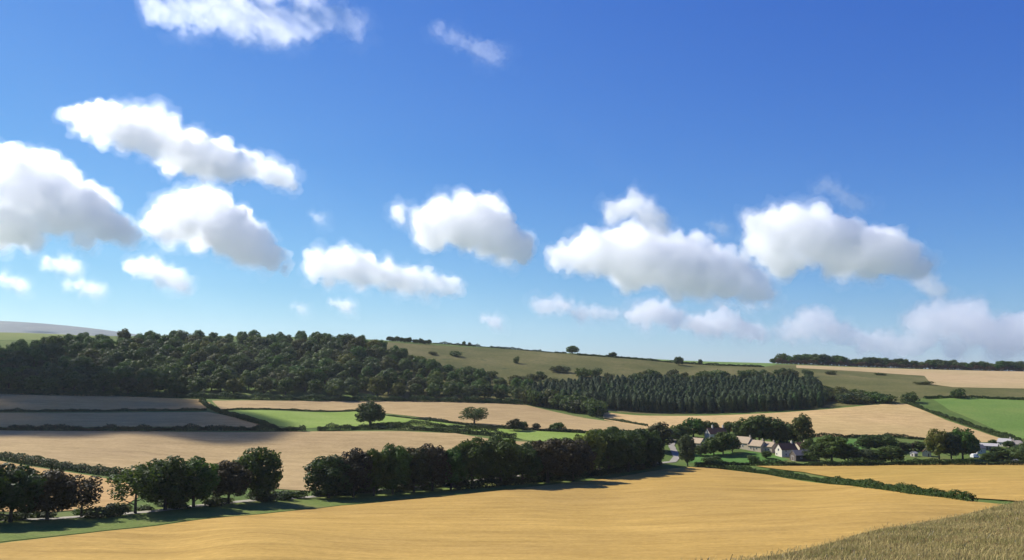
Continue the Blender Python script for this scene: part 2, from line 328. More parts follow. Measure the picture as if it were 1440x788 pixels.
def strip(name, mat, line, w, lift, label):
    P = pts(line); v, f = [], []; Q = []
    for a, b in zip(P, P[1:]):
        n = max(1, int((b - a).length / 4))
        Q += [a.lerp(b, t / n) for t in range(n)]
    Q.append(P[-1])
    for k, p in enumerate(Q):
        d = (Q[min(k + 1, len(Q) - 1)] - Q[max(k - 1, 0)]); s = Vector((-d.y, d.x)).normalized() * (w / 2 * random.uniform(.92, 1.08))
        for q in (-1, -.33, .33, 1):
            x, y = p.x + s.x * q, p.y + s.y * q; v.append((x, y, float(elev(x, y)) + lift))
    for k in range(len(Q) - 1):
        for q in range(3): f.append((4 * k + q, 4 * k + q + 1, 4 * k + q + 5, 4 * k + q + 4))
    return tag(link(name, mesh_of(name, v, f, [mat], True)), label, kind='structure')
strip('road', M['lane'], [(-160, 746), (60, 731.5), (140, 726), (216, 720), (300, 710), (390, 702.5), (480, 694), (600, 684), (720, 671), (860, 658), (935, 651), (946, 650), (952, 643), (948, 635), (944, 627), (947, 618)], 3.6, .22, 'pale lane along the avenue into the village')

# ------------------------------------------------------------------ foliage meshes
def leaf_quads(c, n, size, jit=.6, asp=1.0, r=rng):
    """One leaf cluster (a bent four-sided face) at every point of c, facing roughly along n."""
    k = len(c); n = n + r.normal(0, jit, (k, 3)); n /= np.linalg.norm(n, axis=1, keepdims=True) + 1e-9
    a = np.cross(n, r.normal(0, 1, (k, 3))); a /= np.linalg.norm(a, axis=1, keepdims=True) + 1e-9
    b = np.cross(n, a); s = (size * r.uniform(.6, 1.35, k))[:, None]
    sh = r.uniform(.35, 1., (k, 4))[:, :, None]
    v = np.stack([c + a * s * sh[:, 0], c + b * s * sh[:, 1] * asp, c - a * s * sh[:, 2], c - b * s * sh[:, 3] * asp], 1)
    return v.reshape(-1, 3), np.arange(4 * k).reshape(-1, 4)
def lobe_points(lobes, n, r=rng, shell=.62):
    """Points near the surface of a union of ellipsoids, with outward directions; points deep inside the union are dropped."""
    w = np.array([l[3] * l[4] + l[3] * l[3] for l in lobes]); w = w / w.sum()
    pick = r.choice(len(lobes), n, p=w); L = np.array(lobes)[pick]
    d = r.normal(0, 1, (n, 3)); d /= np.linalg.norm(d, axis=1, keepdims=True)
    rad = 1 - (r.random(n) ** 1.7) * (1 - shell)
    bump = 1 + .16 * np.sin(d[:, 0] * 7 + L[:, 0] * 3) * np.sin(d[:, 1] * 6 + L[:, 1]) * np.cos(d[:, 2] * 7 + L[:, 2])
    p = L[:, :3] + d * np.stack([L[:, 3], L[:, 3], L[:, 4]], 1) * (rad * bump)[:, None]
    keep = np.ones(n, bool)
    for l in lobes:
        q = (p - np.array(l[:3])) / np.array([l[3], l[3], l[4]]); keep &= (q * q).sum(1) > .42 ** 2
    return p[keep], d[keep]
def tube(P, rad, seg=6):
    v, f = [], []
    for k, p in enumerate(P):
        d = (P[min(k + 1, len(P) - 1)] - P[max(k - 1, 0)]).normalized(); a = d.orthogonal().normalized(); b = d.cross(a)
        for s in range(seg):
            t = 2 * math.pi * s / seg; v.append(p + (a * math.cos(t) + b * math.sin(t)) * rad[k])
    for k in range(len(P) - 1):
        for s in range(seg): f.append((k * seg + s, k * seg + (s + 1) % seg, (k + 1) * seg + (s + 1) % seg, (k + 1) * seg + s))
    f.append(tuple(range((len(P) - 1) * seg, len(P) * seg)))
    return v, f
def trunk_mesh(name, h, crown_r, r0, base, limbs=6):
    r = random; V, Fc = [], []
    def add(P, rad):
        v, f = tube(P, rad); o = len(V); V.extend(v); Fc.extend(tuple(i + o for i in g) for g in f)
    w = [Vector((r.uniform(-.3, .3) * t, r.uniform(-.3, .3) * t, -.6 + (h * .78 + .6) * t)) for t in (0, .12, .35, .6, 1)]
    add(w, [r0 * 1.45, r0, r0 * .8, r0 * .5, r0 * .12])
    for k in range(limbs):
        z = h * (base + (.62 - base) * k / limbs); a = k * 2.4 + r.uniform(-.3, .3); L = crown_r * r.uniform(.55, .85)
        s = Vector((0, 0, z)); e = s + Vector((math.cos(a) * L, math.sin(a) * L, L * r.uniform(.5, .9)))
        add([s, s.lerp(e, .5) + Vector((0, 0, -.12 * L)), e], [r0 * .45, r0 * .28, r0 * .08])
    return mesh_of(name, V, Fc, [M['bark']], True)
def broadleaf(seed, n, leaf, h=12., rad=5., base=.16, nl=16, round_=False, lob=(.26, .42), jit=.45):
    """Crown (dome-shaped union of lobes) and trunk at a nominal 12 m by 10 m."""
    r = np.random.default_rng(seed); random.seed(seed); lobes = []
    cz = h * (.5 + base * .5); hz = h * (.5 - base * .5)
    lobes.append((0, 0, cz, rad * .60, hz * .66))
    for k in range(nl):
        zc = -.78 + 1.76 * (k + .5) / nl; a = k * 2.39996 + r.uniform(-.35, .35); q = math.sqrt(max(0, 1 - zc * zc)) * rad * r.uniform(.55, .72)
        s = rad * r.uniform(*lob); lobes.append((math.cos(a) * q, math.sin(a) * q, cz + zc * hz * .72, s, s * r.uniform(.8, 1.)))
    for k in range(0):
        t = (k + .5) / nl; zz = h * (base + .10 + (.80 - base) * t)
        prof = math.sin(math.pi * min(1, max(.05, (zz / h - base * .6) / (1.05 - base * .6)))) ** .6
        a = k * 2.39996 + r.uniform(-.4, .4); q = rad * prof * r.uniform(.45, .74)
        s = rad * r.uniform(.26, .46) * (1.08 if round_ else 1)
        lobes.append((math.cos(a) * q, math.sin(a) * q, min(zz, h * .97 - s * .8), s, s * r.uniform(.75, 1.)))
    p, d = lobe_points(lobes, n, r); v, f = leaf_quads(p, d, leaf, jit, 1., r)
    v[:, 2] = np.maximum(v[:, 2], h * base * .55)
    hi = v[:, 2].max(); v[:, 2] *= h / hi; wx = np.percentile(np.abs(v[:, :2]), 99.); v[:, :2] *= rad / wx
    return (mesh_of('crown', v, f, [LEAF['green']]), trunk_mesh('trunk', h, rad, .34, max(base, .12)))
def bushmesh(seed, n, leaf, nl=9):
    r = np.random.default_rng(seed); lobes = [(0, 0, .9, 1.2, 1.1)]
    for k in range(nl):
        a = k * 2.4; q = r.uniform(.4, 1.25); s = r.uniform(.5, .85); lobes.append((math.cos(a) * q, math.sin(a) * q, r.uniform(.5, 1.6), s, s))
    p, d = lobe_points(lobes, n, r); v, f = leaf_quads(p, d, leaf, .5, 1., r); v[:, 2] = np.maximum(v[:, 2], -.1)
    v[:, 2] *= 2.4 / v[:, 2].max(); v[:, :2] *= 2. / np.percentile(np.abs(v[:, :2]), 99)
    st = [tube([Vector((math.cos(a) * .1, math.sin(a) * .1, -.3)), Vector((math.cos(a) * .5, math.sin(a) * .5, 1.2))], [.06, .02], 5) for a in (0, 2.1, 4.2)]
    V, Fc = [], []
    for vv, ff in st:
        o = len(V); V += vv; Fc += [tuple(i + o for i in g) for g in ff]
    return mesh_of('crown', v, f, [LEAF['scrub']]), mesh_of('stem', V, Fc, [M['bark']])
def conifer(seed, n, h=24., rad=3.4):
    r = np.random.default_rng(seed); random.seed(seed)
    t = r.random(n) ** .8; z = h * (.06 + .94 * (1 - t)); z = np.sort(z)
    k = np.floor(z / 1.5); a = r.random(n) * 6.283; arm = .84 + .16 * np.sin(a * 5 + k * 2.1) * np.sin(k * 1.7 + a)
    fr = np.clip(1 - (z / h), 0, 1); prof = rad * (np.minimum(fr * 4.5, 1) ** .5) * 1.1 * arm * (1.0 - .28 * ((z / 1.5) % 1))
    rr = prof * (1 - r.random(n) ** 2 * .7); p = np.stack([np.cos(a) * rr, np.sin(a) * rr, z - rr * .22], 1)
    d = np.stack([np.cos(a), np.sin(a), np.full(n, .55)], 1); v, f = leaf_quads(p, d, .66, .35, 1.2, r)
    tv, tf = tube([Vector((0, 0, -.6)), Vector((0, 0, h * .5)), Vector((0, 0, h * .96))], [.32, .2, .03])
    return mesh_of('crown', v, f, [LEAF['conifer']]), mesh_of('trunk', tv, tf, [M['bark']])
NEAR = [broadleaf(11 + k, 8000, .33, base=b, nl=22, lob=(.24, .38)) for k, b in enumerate((.01, .05, .0, .03, .06, .0))]
OPEN = [broadleaf(41, 2600, .34, base=.18, nl=13), broadleaf(42, 3000, .34, base=.14, nl=12)]
MID = [broadleaf(21 + k, 2600, .52, base=.02, nl=11, lob=(.32, .50), jit=.27) for k in range(5)] + [broadleaf(61 + k, 2800, .46, base=.02, nl=20, lob=(.20, .36), jit=.32) for k in range(5)]
CON = [conifer(31 + k, 1300) for k in range(4)]
BUSH = [bushmesh(51 + k, 900, .2) for k in range(4)]
random.seed(99)

def tree(name, kind, protos, loc, H, W, label, cat='tree', group=None, nom=(12., 10.), parts=('crown', 'trunk')):
    """A tree or bush: an Empty at its foot that parents crown and trunk; meshes are shared, the foliage material is per tree."""
    root = empty(name, loc, random.uniform(0, 6.283)); tag(root, label, cat, group)
    s = (W / nom[1], W / nom[1], H / nom[0])
    for me, nm in zip(random.choice(protos), parts):
        o = link(nm, me, root, scale=s)
        if nm == 'crown': o.material_slots[0].link = 'OBJECT'; o.material_slots[0].material = LEAF[kind]
    return root
def tree_px(name, kind, protos, px, base, top, wpx, label, cat='tree', group=None, **kw):
    p = ground(px, base); k = p.y / FPX * 1.01
    return tree(name, kind, protos, p + Vector((0, 0, -.15)), (base - top) * k * 1.02, wpx * k * 1.2, label, cat, group, **kw)

# the lane's trees, from the picture's edge along the avenue to the village
for row in [
 (-40, 738, 650, 70, 'green', NEAR, 'big green tree cut off at the very edge of the view, first beside the lane'),
 (14, 735, 655, 66, 'dark', NEAR, 'dense dark green tree beside the first copper beech of the lane'),
 (66, 732, 664, 62, 'copper', NEAR, 'wide copper beech between a dark green tree and a small thin copper tree'),
 (114, 728, 671, 42, 'copper', OPEN, 'small thin copper tree with see-through branches at a lane gap'),
 (190, 723, 655, 58, 'dark', OPEN, 'loose dark tree with spreading branches standing on the sunlit lane verge'),
 (232, 718, 645, 62, 'green', NEAR, 'greener rounded tree behind the loose branching tree of the lane'),
 (272, 714, 646, 58, 'dark', NEAR, 'dark tree between the greener tree and the upright copper tree'),
 (321, 709, 650, 46, 'copper', NEAR, 'upright copper tree next to the round lone-standing lane tree'),
 (361, 705, 632, 52, 'dark', NEAR, 'tall round dark tree at the end of the short lane group before the gap'),
 (462, 701, 642, 58, 'dark', NEAR, 'round low tree that begins the long avenue after the gap'),
 (497, 700, 634, 42, 'copper', NEAR, 'second tree of the long avenue counted from the gap'),
 (526, 698, 634, 40, 'dark', NEAR, 'third tree of the long avenue counted from the gap'),
 (552, 696, 627, 44, 'dark', NEAR, 'fourth tree of the long avenue, a little taller than its neighbours'),
 (582, 693, 632, 42, 'copper', NEAR, 'fifth tree of the long avenue, a brownish copper crown'),
 (608, 691, 627, 42, 'copper', NEAR, 'sixth tree of the long avenue, a copper crown'),
 (634, 689, 632, 38, 'dark', NEAR, 'seventh tree of the long avenue counted from the gap'),
 (664, 686, 618, 50, 'dark', NEAR, 'tall dark tree in the middle of the long avenue'),
 (704, 683, 616, 52, 'green', NEAR, 'green topped tree just past the middle of the long avenue'),
 (734, 681, 627, 44, 'dark', NEAR, 'tree in the dip of the avenue between two taller crowns'),
 (770, 679, 619, 56, 'copper', NEAR, 'broad copper beech in the far half of the long avenue'),
 (806, 677, 620, 46, 'copper', NEAR, 'second broad copper beech in the far half of the long avenue'),
 (828, 670, 608, 42, 'olive', MID, 'pale yellowish green tree showing among the dark far avenue trees'),
 (856, 667, 603, 46, 'dark', NEAR, 'tall dark tree behind the yellowish avenue tree'),
 (884, 664, 608, 42, 'dark', NEAR, 'dark avenue tree two crowns before the village lane bend'),
 (905, 660, 605, 38, 'green', NEAR, 'dark green tree last but one before the lane bend'),
 (920, 657, 607, 24, 'dark', NEAR, 'last dark tree of the avenue at the lane bend'),
 (925, 634, 595, 36, 'copper', MID, 'copper crowned tree rising behind the avenue end'),
 (946, 621, 603, 22, 'pale', MID, 'grey green tree over the pale lane opening'),
 (967, 656, 612, 20, 'pale', NEAR, 'tall narrow grey green tree beside the village lane'),
]:
    tree_px('tree', row[4], row[5], *row[:4], row[6], group='trees along the lane')
random.seed(5)
# the wider second row that closes the avenue's gaps
for k, (px, base, top, w, kd) in enumerate([(480, 694, 648, 40, 'dark'), (515, 691, 644, 40, 'dark'), (568, 687, 640, 40, 'dark'), (622, 683, 636, 40, 'dark'), (685, 676, 632, 44, 'dark'), (718, 672, 624, 44, 'dark'), (752, 669, 622, 46, 'dark'), (790, 665, 618, 46, 'dark'), (842, 660, 612, 46, 'dark'), (872, 655, 606, 46, 'dark'), (900, 652, 606, 40, 'dark')]):
    tree_px('tree', kd, NEAR, px, base, top, w, 'dark tree in the far row of the avenue showing only between the front crowns', group='far row of the avenue')
for row in [
 (520, 598.5, 566, 31, 'green', NEAR, 'round solitary green tree standing in the bright green ley'),
 (667, 597, 573, 33, 'dark', OPEN, 'wide solitary tree with a gappy crown on the pinkish tan stubble'),
 (723, 606, 589, 17, 'copper', MID, 'small copper tree on the meadow hedge, taller of a pair'),
 (735, 606, 593, 13, 'dark', MID, 'small dark tree close beside the small copper hedge tree'),
 (754, 605, 595, 10, 'copper', MID, 'tiny copper round tree in the hedge above the meadow'),
 (775, 605, 597, 5, 'dark', MID, 'tiny narrow tree in the hedge above the meadow'),
 (785, 606, 594, 16, 'green', MID, 'small green tree at the far end of the meadow hedge'),
 (840, 622, 603, 22, 'green', MID, 'green tree behind the avenue at the meadow edge'),
 (866, 620, 600, 24, 'pale', MID, 'grey green tree behind the avenue beside the meadow'),
]:
    tree_px('tree', row[4], row[5], *row[:4], row[6], group='field trees')
VT = 'village trees'
for row in [
 (955, 618, 597, 24, 'dark', 'dark tree over the village lane beside the copper crown'),
 (975, 616, 588, 28, 'dark', 'tall dark tree at the near end of the village'),
 (992, 612, 592, 20, 'green', 'green tree behind the white farmhouse gable'),
 (1003, 606, 594, 14, 'dark', 'small dark tree above the white farmhouse roof'),
 (1026, 611, 593, 15, 'dark', 'small pointed tree beside the farmhouse chimney'),
 (1040, 612, 594, 18, 'dark', 'dark tree between farmhouse and the village copse'),
 (1004, 641, 615, 25, 'dark', 'garden tree in front of the white farmhouse'),
 (1017, 640, 609, 26, 'green', 'rounder garden tree hiding part of the farmhouse'),
 (1030, 637, 614, 20, 'dark', 'garden tree beside the pale stone cottages'),
 (986, 641, 626, 16, 'dark', 'low tree beside the stone barn'),
 (1048, 624, 589, 30, 'dark', 'first big tree of the copse behind the pale cottages'),
 (1068, 625, 585, 32, 'dark', 'tallest dark tree of the copse behind the pale cottages'),
 (1088, 626, 587, 30, 'dark', 'big tree of the copse above the cream gable'),
 (1107, 627, 594, 26, 'dark', 'last dark tree of the copse beside the olive tree'),
 (1097, 622, 605, 24, 'green', 'lower green tree in front of the village copse'),
 (1129, 630, 583, 25, 'olive', 'tall olive tree catching the sun at the end of the copse'),
 (1140, 640, 618, 22, 'green', 'green tree behind the dark boarded barn'),
 (1152, 651, 624, 22, 'dark', 'dark tree next to the dark boarded barn'),
 (1170, 651, 614, 40, 'dark', 'broad dark tree in the middle of the village front'),
 (1193, 651, 625, 28, 'green', 'low green tree at the village front hedge by the paddock'),
 (1216, 651, 631, 26, 'pale', 'grey low tree at the village front beyond the paddock'),
 (1222, 634, 612, 28, 'dark', 'dark rounded tree beside the small paddock'),
 (1243, 634, 611, 32, 'dark', 'darker broad tree in the pair beyond the small paddock'),
 (1254, 651, 628, 30, 'green', 'green bushy tree at the field edge before the white shed'),
 (1274, 634, 622, 14, 'pale', 'small pale tree behind the brown hedge'),
 (1236, 652, 634, 22, 'dark', 'low dark tree between two bushy trees at the field edge'),
 (1293, 634, 621, 16, 'dark', 'dark tree behind the small white gabled cottage'),
 (1352, 630, 612, 18, 'dark', 'dark tree behind the clump by the white cottage'),
 (1390, 651, 637, 18, 'green', 'low green tree in front of the long pale farm roof'),
 (1133, 648, 634, 14, 'green', 'small green tree against the dark boarded barn'),
 (1078, 645, 634, 12, 'green', 'small garden tree on the village green'),
 (1321, 646, 604, 26, 'olive', 'sunny tree with holes in its crown beside the white cottage'),
 (1338, 646, 609, 26, 'pale', 'grey green tree in the middle of the clump by the white cottage'),
 (1354, 646, 603, 32, 'green', 'large green tree of the clump by the white cottage'),
 (1368, 642, 613, 18, 'dark', 'dark end tree of the clump by the white cottage'),
 (1410, 650, 629, 32, 'dark', 'low dark brown tree in front of the farm yard'),
 (1436, 652, 627, 22, 'pale', 'grey tree at the end of the farm yard'),
 (1398, 626, 618, 12, 'dark', 'small tree behind the long pale farm roof'),
 (1420, 630, 620, 14, 'green', 'small tree between the farthest cottages'),
 (1455, 640, 615, 30, 'green', 'tree past the farthest cottage'),
]:
    tree_px('tree', row[4], MID, *row[:4], row[5], group=VT)
# the wood on the far slope
def curve(px, k): return np.interp(px, [q[0] for q in k], [q[1] for q in k])
def inside_band(lo, hi, x0, x1, gap, seed):
    """Spots between a lower and an upper edge (distance as a function of bearing), at least gap apart."""
    r = random.Random(seed); got = []; grid = {}
    for _ in range(60000):
        px = r.uniform(x0, x1); a, b = lo(px), hi(px)
        Y = r.uniform(min(a, 640), 960)
        if not a <= Y <= b: continue
        p = at(px, Y); c = (int(p.x // gap), int(p.y // gap))
        if any((p.x - q.x) ** 2 + (p.y - q.y) ** 2 < gap * gap for i in (-1, 0, 1) for j in (-1, 0, 1) for q in grid.get((c[0] + i, c[1] + j), ())): continue
        grid.setdefault(c, []).append(p); got.append((p, px, (Y - a) / max(b - a, 1)))
    return got
def edge(k, **kw):
    xs = [q[0] for q in k]; ys = [ground(*q, **kw).y for q in k]
    return lambda px: float(np.interp(px, xs, ys))
wood_lo = edge([(-170, 549), (0, 553), (240, 557), (480, 562), (600, 563), (720, 565), (745, 567)])
wood_hi_y = edge([(-170, 508), (0, 500), (40, 496), (60, 492), (90, 487), (240, 484), (420, 484), (500, 486), (540, 496), (570, 508), (600, 518), (650, 534), (700, 546), (745, 552)])
wood = inside_band(wood_lo, wood_hi_y, -170, 745, 13.2, 3)
con_lo = edge([(742, 567), (800, 573), (850, 575), (900, 580), (1000, 581), (1090, 578), (1155, 573)])
con_hi = edge([(742, 559), (760, 555), (800, 550), (900, 548), (1000, 548), (1100, 545), (1140, 549), (1155, 555)])
plant = inside_band(con_lo, con_hi, 742, 1153, 4.7, 4)
def visible_rank(spots, H, W):
    """Pixels of each tree not covered by nearer ones (largest first)."""
    m = np.zeros((788, 1800), bool); out = []
    for i in sorted(range(len(spots)), key=lambda i: spots[i][0].y):
        p = spots[i][0]; k = FPX / p.y; x = spots[i][1] + 180; yb = 524 - p.z * k; h = H * k; w = W * k
        y0, y1, a, b = int(max(0, yb - h)), int(yb), int(max(0, x - w / 2)), int(x + w / 2) + 1
        s = m[y0:y1, a:b]; out.append((int((~s).sum()), i)); s[:] = True
    return [i for n, i in sorted(out, reverse=True) if n > 0]
def far_mass(name, spots, protos, H, W, kind, label):
    V, Fc, o = [], [], 0
    for p, *_ in spots:
        me = random.choice(protos)[0]; n = len(me.vertices); v = np.empty(n * 3, np.float32); me.vertices.foreach_get('co', v); v = v.reshape(-1, 3)
        a = random.uniform(0, 6.28); s = random.uniform(.85, 1.15); ca, sa = math.cos(a), math.sin(a)
        q = np.stack([(v[:, 0] * ca - v[:, 1] * sa) * W * s + p.x, (v[:, 0] * sa + v[:, 1] * ca) * W * s + p.y, v[:, 2] * H * s + p.z], 1)
        V.append(q); Fc.append(np.arange(n).reshape(-1, 4) + o); o += n
    if V: tag(link(name, mesh_of(name, np.concatenate(V), np.concatenate(Fc), [LEAF[kind]])), label, kind='stuff')
WOODK = ['wood'] * 8 + ['dark'] * 4 + ['green'] * 4 + ['pale'] * 2 + ['scrub'] * 3 + ['olive'] * 2
rank = visible_rank(wood, 17, 15)
for i in rank[:290]:
    p, px, t = wood[i]; H = random.triangular(10, 22, 15) * (1.05 if px < 560 else .8); W = min(H * random.uniform(.75, 1.15), 19)
    if t > .8: lb, g = 'broadleaf tree on the crest of the big wood against the sky', 'trees on the crest of the wood'
    elif t < .18: lb, g = 'broadleaf tree at the dark foot of the big wood above the stubble', 'trees at the foot of the wood'
    elif px > 560: lb, g = 'smaller broadleaf tree where the big wood tapers off below the olive hillside', 'trees of the tapering end of the wood'
    else: lb, g = 'broadleaf tree packed among others on the slope of the big wood', 'trees on the slope of the wood'
    tree('woodland_tree', random.choice(WOODK), MID, p + Vector((0, 0, -.3)), H, W, lb, 'tree', g)
left = set(rank[:290]); far_mass('woodland', [w for i, w in enumerate(wood) if i not in left], MID, 1.15, 1.15, 'wood', 'crowns deep inside the big wood')
rank = visible_rank(plant, 23, 6)
for i in rank[:290]:
    p, px, t = plant[i]; H = random.triangular(11., 14.8, 13.) * (.85 if px < 790 else 1.); 
    lb, g = ('conifer at the dark lower edge of the plantation', 'conifers along the plantation edge') if t < .25 else ('dark conifer packed in the plantation on the slope', 'conifers inside the plantation')
    tree('conifer_tree', 'conifer', CON, p + Vector((0, 0, -.3)), H, H * random.uniform(.40, .54), lb, 'conifer', g, nom=(24., 7.2))
left = set(rank[:290]); far_mass('conifer_forest', [w for i, w in enumerate(plant) if i not in left], CON, .54, .82, 'conifer', 'conifers deep inside the plantation')

# ------------------------------------------------------------------ bushes and hilltop trees
def bush_px(px, base, top, w, kind, label, group=None, cat='bush'):
    tree_px('bush', kind, BUSH, px, base, top, w, label, cat, group, nom=(2.4, 4.), parts=('crown', 'stem'))
r = random.Random(31)
for k in range(44):        # undergrowth along the lane
    px = r.uniform(-20, 380) if k < 20 else r.uniform(440, 930); base = float(np.interp(px, [-20, 0, 240, 390, 480, 600, 720, 860, 940], [737, 735, 716, 703, 700, 691, 681, 668, 657])) - r.uniform(0, 6)
    h = r.uniform(7, 14); bush_px(px, base, base - h, h * r.uniform(1.5, 2.6), r.choice(['hedge_dark', 'dark', 'hedge', 'scrub']), 'dark undergrowth bush at the foot of the lane trees', 'undergrowth bushes along the lane')
r = random.Random(12)
for k in range(26):        # thicket in front of the plantation
    t = r.random(); px = 742 + 98 * t; base = 568 + 18 * t ** .9 + r.uniform(-6, .5)
    bush_px(px, base, base - r.uniform(17, 24), r.uniform(22, 30), r.choice(['wood', 'scrub', 'dark', 'wood']), 'grey green bush in the thicket below the conifer plantation', 'thicket bushes below the plantation')
for k in range(34):        # scrub beyond the plantation
    t = r.random(); px = 1148 + 98 * t; base = 571 - 5 * t + r.uniform(-18 * (1 - t), .5)
    bush_px(px, base, base - r.uniform(11, 19) * (1.15 - .45 * t), r.uniform(16, 26), r.choice(['wood', 'scrub', 'dark', 'pale']), 'scrub bush on the slope beyond the end of the plantation', 'scrub beyond the plantation')
for k in range(44):        # scrub above the tapering wood
    px = r.uniform(560, 800); lim = np.interp(px, [560, 600, 650, 700, 745, 800], [504, 515, 528, 536, 536, 526]); base = lim + r.uniform(-6, 14)
    h = r.uniform(5, 12); bush_px(px, base, base - h, h * r.uniform(1.3, 2.), r.choice(['scrub', 'scrub', 'olive', 'wood', 'pale']), 'olive scrub bush above the tapering end of the wood', 'scrub above the wood')
for k in range(46):        # mixed top edge of the plantation
    px = r.uniform(800, 1140); base = np.interp(px, [800, 860, 1000, 1140], [533, 534, 536, 534]) + r.uniform(-4, 6)
    h = r.uniform(8, 14); bush_px(px, base, base - h, h * r.uniform(1.1, 1.7), r.choice(['scrub', 'wood', 'dark']), 'leafy bush along the top edge of the plantation', 'bushes above the plantation')
for row in [
 (609, 499, 494, 12, 'scrub', 'small bush nearest the wood on the olive hillside'), (640, 501, 493, 16, 'wood', 'dark bush on the upper olive hillside'),
 (726, 511, 501, 8, 'dark', 'narrow dark thorn alone on the olive hillside'),
 (1281, 566, 551, 20, 'dark', 'dark bush at the corner of the gold stubble and the pasture'), (1166, 556, 549, 20, 'scrub', 'bush on the slope above the scrub'),
 (1168, 527, 521, 14, 'scrub', 'bush under the pale hilltop strip'), (1238, 528, 524, 14, 'scrub', 'low bush along the pale hilltop strip'), (1298, 541, 536, 22, 'scrub', 'brown bush patch at the corner of the hilltop stubble'),
 (1346, 560, 546, 19, 'dark', 'round dark bush on the pasture hedge'),
 (395, 703, 690, 30, 'hedge', 'leafy bush in the lane gap before the long avenue'), (375, 706, 694, 22, 'scrub', 'yellowish bush beside the last tree of the short group'),
 (420, 701, 689, 26, 'hedge', 'bush at the foot of the first avenue tree'), (250, 716, 702, 24, 'hedge', 'bush under the short lane group'), (140, 729, 712, 34, 'scrub', 'bush in the lane gap beside the small thin copper tree'),
 (160, 727, 708, 30, 'hedge_dark', 'dark bush under the loose branching tree'), (300, 712, 698, 26, 'scrub', 'bush between the trunks of the short lane group'),
 (1003, 650, 641, 26, 'dark', 'low dark bush on the village green edge'), (1060, 650, 640, 16, 'dark', 'rounded dark bush in the middle of the village green edge'),
]:
    bush_px(*row[:5], row[5])
def far_tree(px, Y, H, W, kind, label, group=None):
    p = at(px, Y); tree('tree', kind, MID, p + Vector((0, 0, -.4)), H, W, label, 'tree', group)
for px, Y, h, w, kd, lb in [(805, 1005, 11, 17, 'wood', 'round lone tree breaking the hilltop skyline'), (862, 990, 7, 11, 'dark', 'smaller round tree on the hilltop hedge'), (955, 960, 11, 12, 'dark', 'blocky dark tree at the hilltop hedge'),
                            (985, 985, 7, 6, 'dark', 'little tree on the hilltop hedge beside the blocky one'), (652, 1030, 6, 5, 'dark', 'little skyline tree, one of two standing together'), (660, 1030, 5, 5, 'dark', 'shorter of the two little skyline trees')]:
    far_tree(px, Y, h, w, kd, lb)
r = random.Random(77)
for k in range(78):        # dark row along the far hilltop
    px = 1086 + k * 5.5 + r.uniform(-3, 3); h = (r.uniform(11, 17) if px < 1180 else r.uniform(9, 15.5)) * (.6 if px < 1100 else 1)
    far_tree(px, 1150 + r.uniform(0, 30), h, h * r.uniform(.95, 1.35), r.choice(['dark', 'dark', 'wood']), 'dark tree in the row along the far hilltop above the pale stubble', 'dark hilltop row of trees')
for k in range(14):
    px = 546 + k * 4.4 + r.uniform(-1.5, 1.5); far_tree(px, 985, r.uniform(5, 7.5), r.uniform(6, 8), 'dark', 'small tree in the skyline row between the wood and the open hilltop', 'small skyline row of trees')

# ------------------------------------------------------------------ hedges
def hedge(line, h, w, kind, label, leaf=None, gaps=.0, seed=0, name='hedge'):
    r = np.random.default_rng(seed + 500); P = pts(line); C_, D_ = [], []
    for a, b in zip(P, P[1:]):
        L = (b - a).length; n = max(1, int(L / .6)); leaf_s = leaf or max(.22, a.y / FPX * .75)
        per = max(3, int(.6 * (h * 2 + w) / (leaf_s * leaf_s) * 1.5))
        for t in (np.arange(n) + .5) / n:
            q = a.lerp(b, t); s = .80 + .22 * math.sin(q.x * .53 + q.y * .41 + 2 * seed) * math.sin(q.x * .19 - q.y * .31) + .32 * math.sin(q.x * .21 + q.y * .13 + seed) * math.sin(q.x * .057 + q.y * .09) + r.uniform(-.1, .16)
            if gaps and math.sin(q.x * .09 + q.y * .05 + seed) > 1 - gaps: s *= .35
            side = Vector((-(b - a).y, (b - a).x)).normalized(); z0 = float(elev(q.x, q.y))
            an = r.uniform(-.15, math.pi + .15, per); rr = 1 - r.random(per) ** 2 * .4; f = r.uniform(-.45, .45, per)
            ox = np.cos(an) * w / 2 * rr * s; oz = np.clip(np.sin(an), -.02, 1) ** .7 * h * s * rr
            al = (b - a).normalized()
            C_.append(np.stack([q.x + side.x * ox + al.x * f, q.y + side.y * ox + al.y * f, z0 + np.nan_to_num(oz)], 1)); D_.append(np.stack([side.x * np.cos(an), side.y * np.cos(an), np.sin(an)], 1))
    v, f = leaf_quads(np.concatenate(C_), np.concatenate(D_), leaf_s if leaf else max(.22, P[0].y / FPX * .75), .5, 1., r)
    o = link(name, mesh_of(name, v, f, [LEAF[kind]])); return tag(o, label, 'hedge')
hedge([(-160, 632), (0, 646), (60, 656), (120, 665), (182, 674)], 3.6, 4.5, 'hedge', 'tall bushy green hedge under the big tan stubble', .4, seed=1)
hedge([(-380, 605), (0, 605), (200, 606.5), (352, 605.5), (430, 607)], 3.2, 3.2, 'hedge_dark', 'dark hedge below the brown stubble strip', seed=2)
hedge([(446, 606), (520, 604), (580, 605), (640, 609), (690, 613), (726, 617)], 3.3, 3., 'hedge_dark', 'dark hedge below the bright green ley', seed=3)
hedge([(-380, 579.5), (0, 579.5), (150, 579), (290, 577.5)], 1.8, 2., 'hedge_dark', 'thin dark hedge between the two brown stubble fields', seed=4)
hedge([(284, 565), (293, 573), (310, 581), (345, 591), (385, 602)], 2.6, 4., 'hedge', 'overgrown diagonal hedge at the edge of the bright green ley', seed=5)
hedge([(312, 577.5), (420, 578), (500, 578.5), (545, 585), (590, 590.5)], 1.3, 1.6, 'hedge', 'low trimmed hedge along the top of the bright green ley', seed=6)
hedge([(590, 590.5), (640, 596), (680, 601.5), (760, 606), (830, 610), (885, 609.5)], 2.0, 2.5, 'hedge_dark', 'hedge dividing the pinkish tan stubble from the green meadow', seed=7)
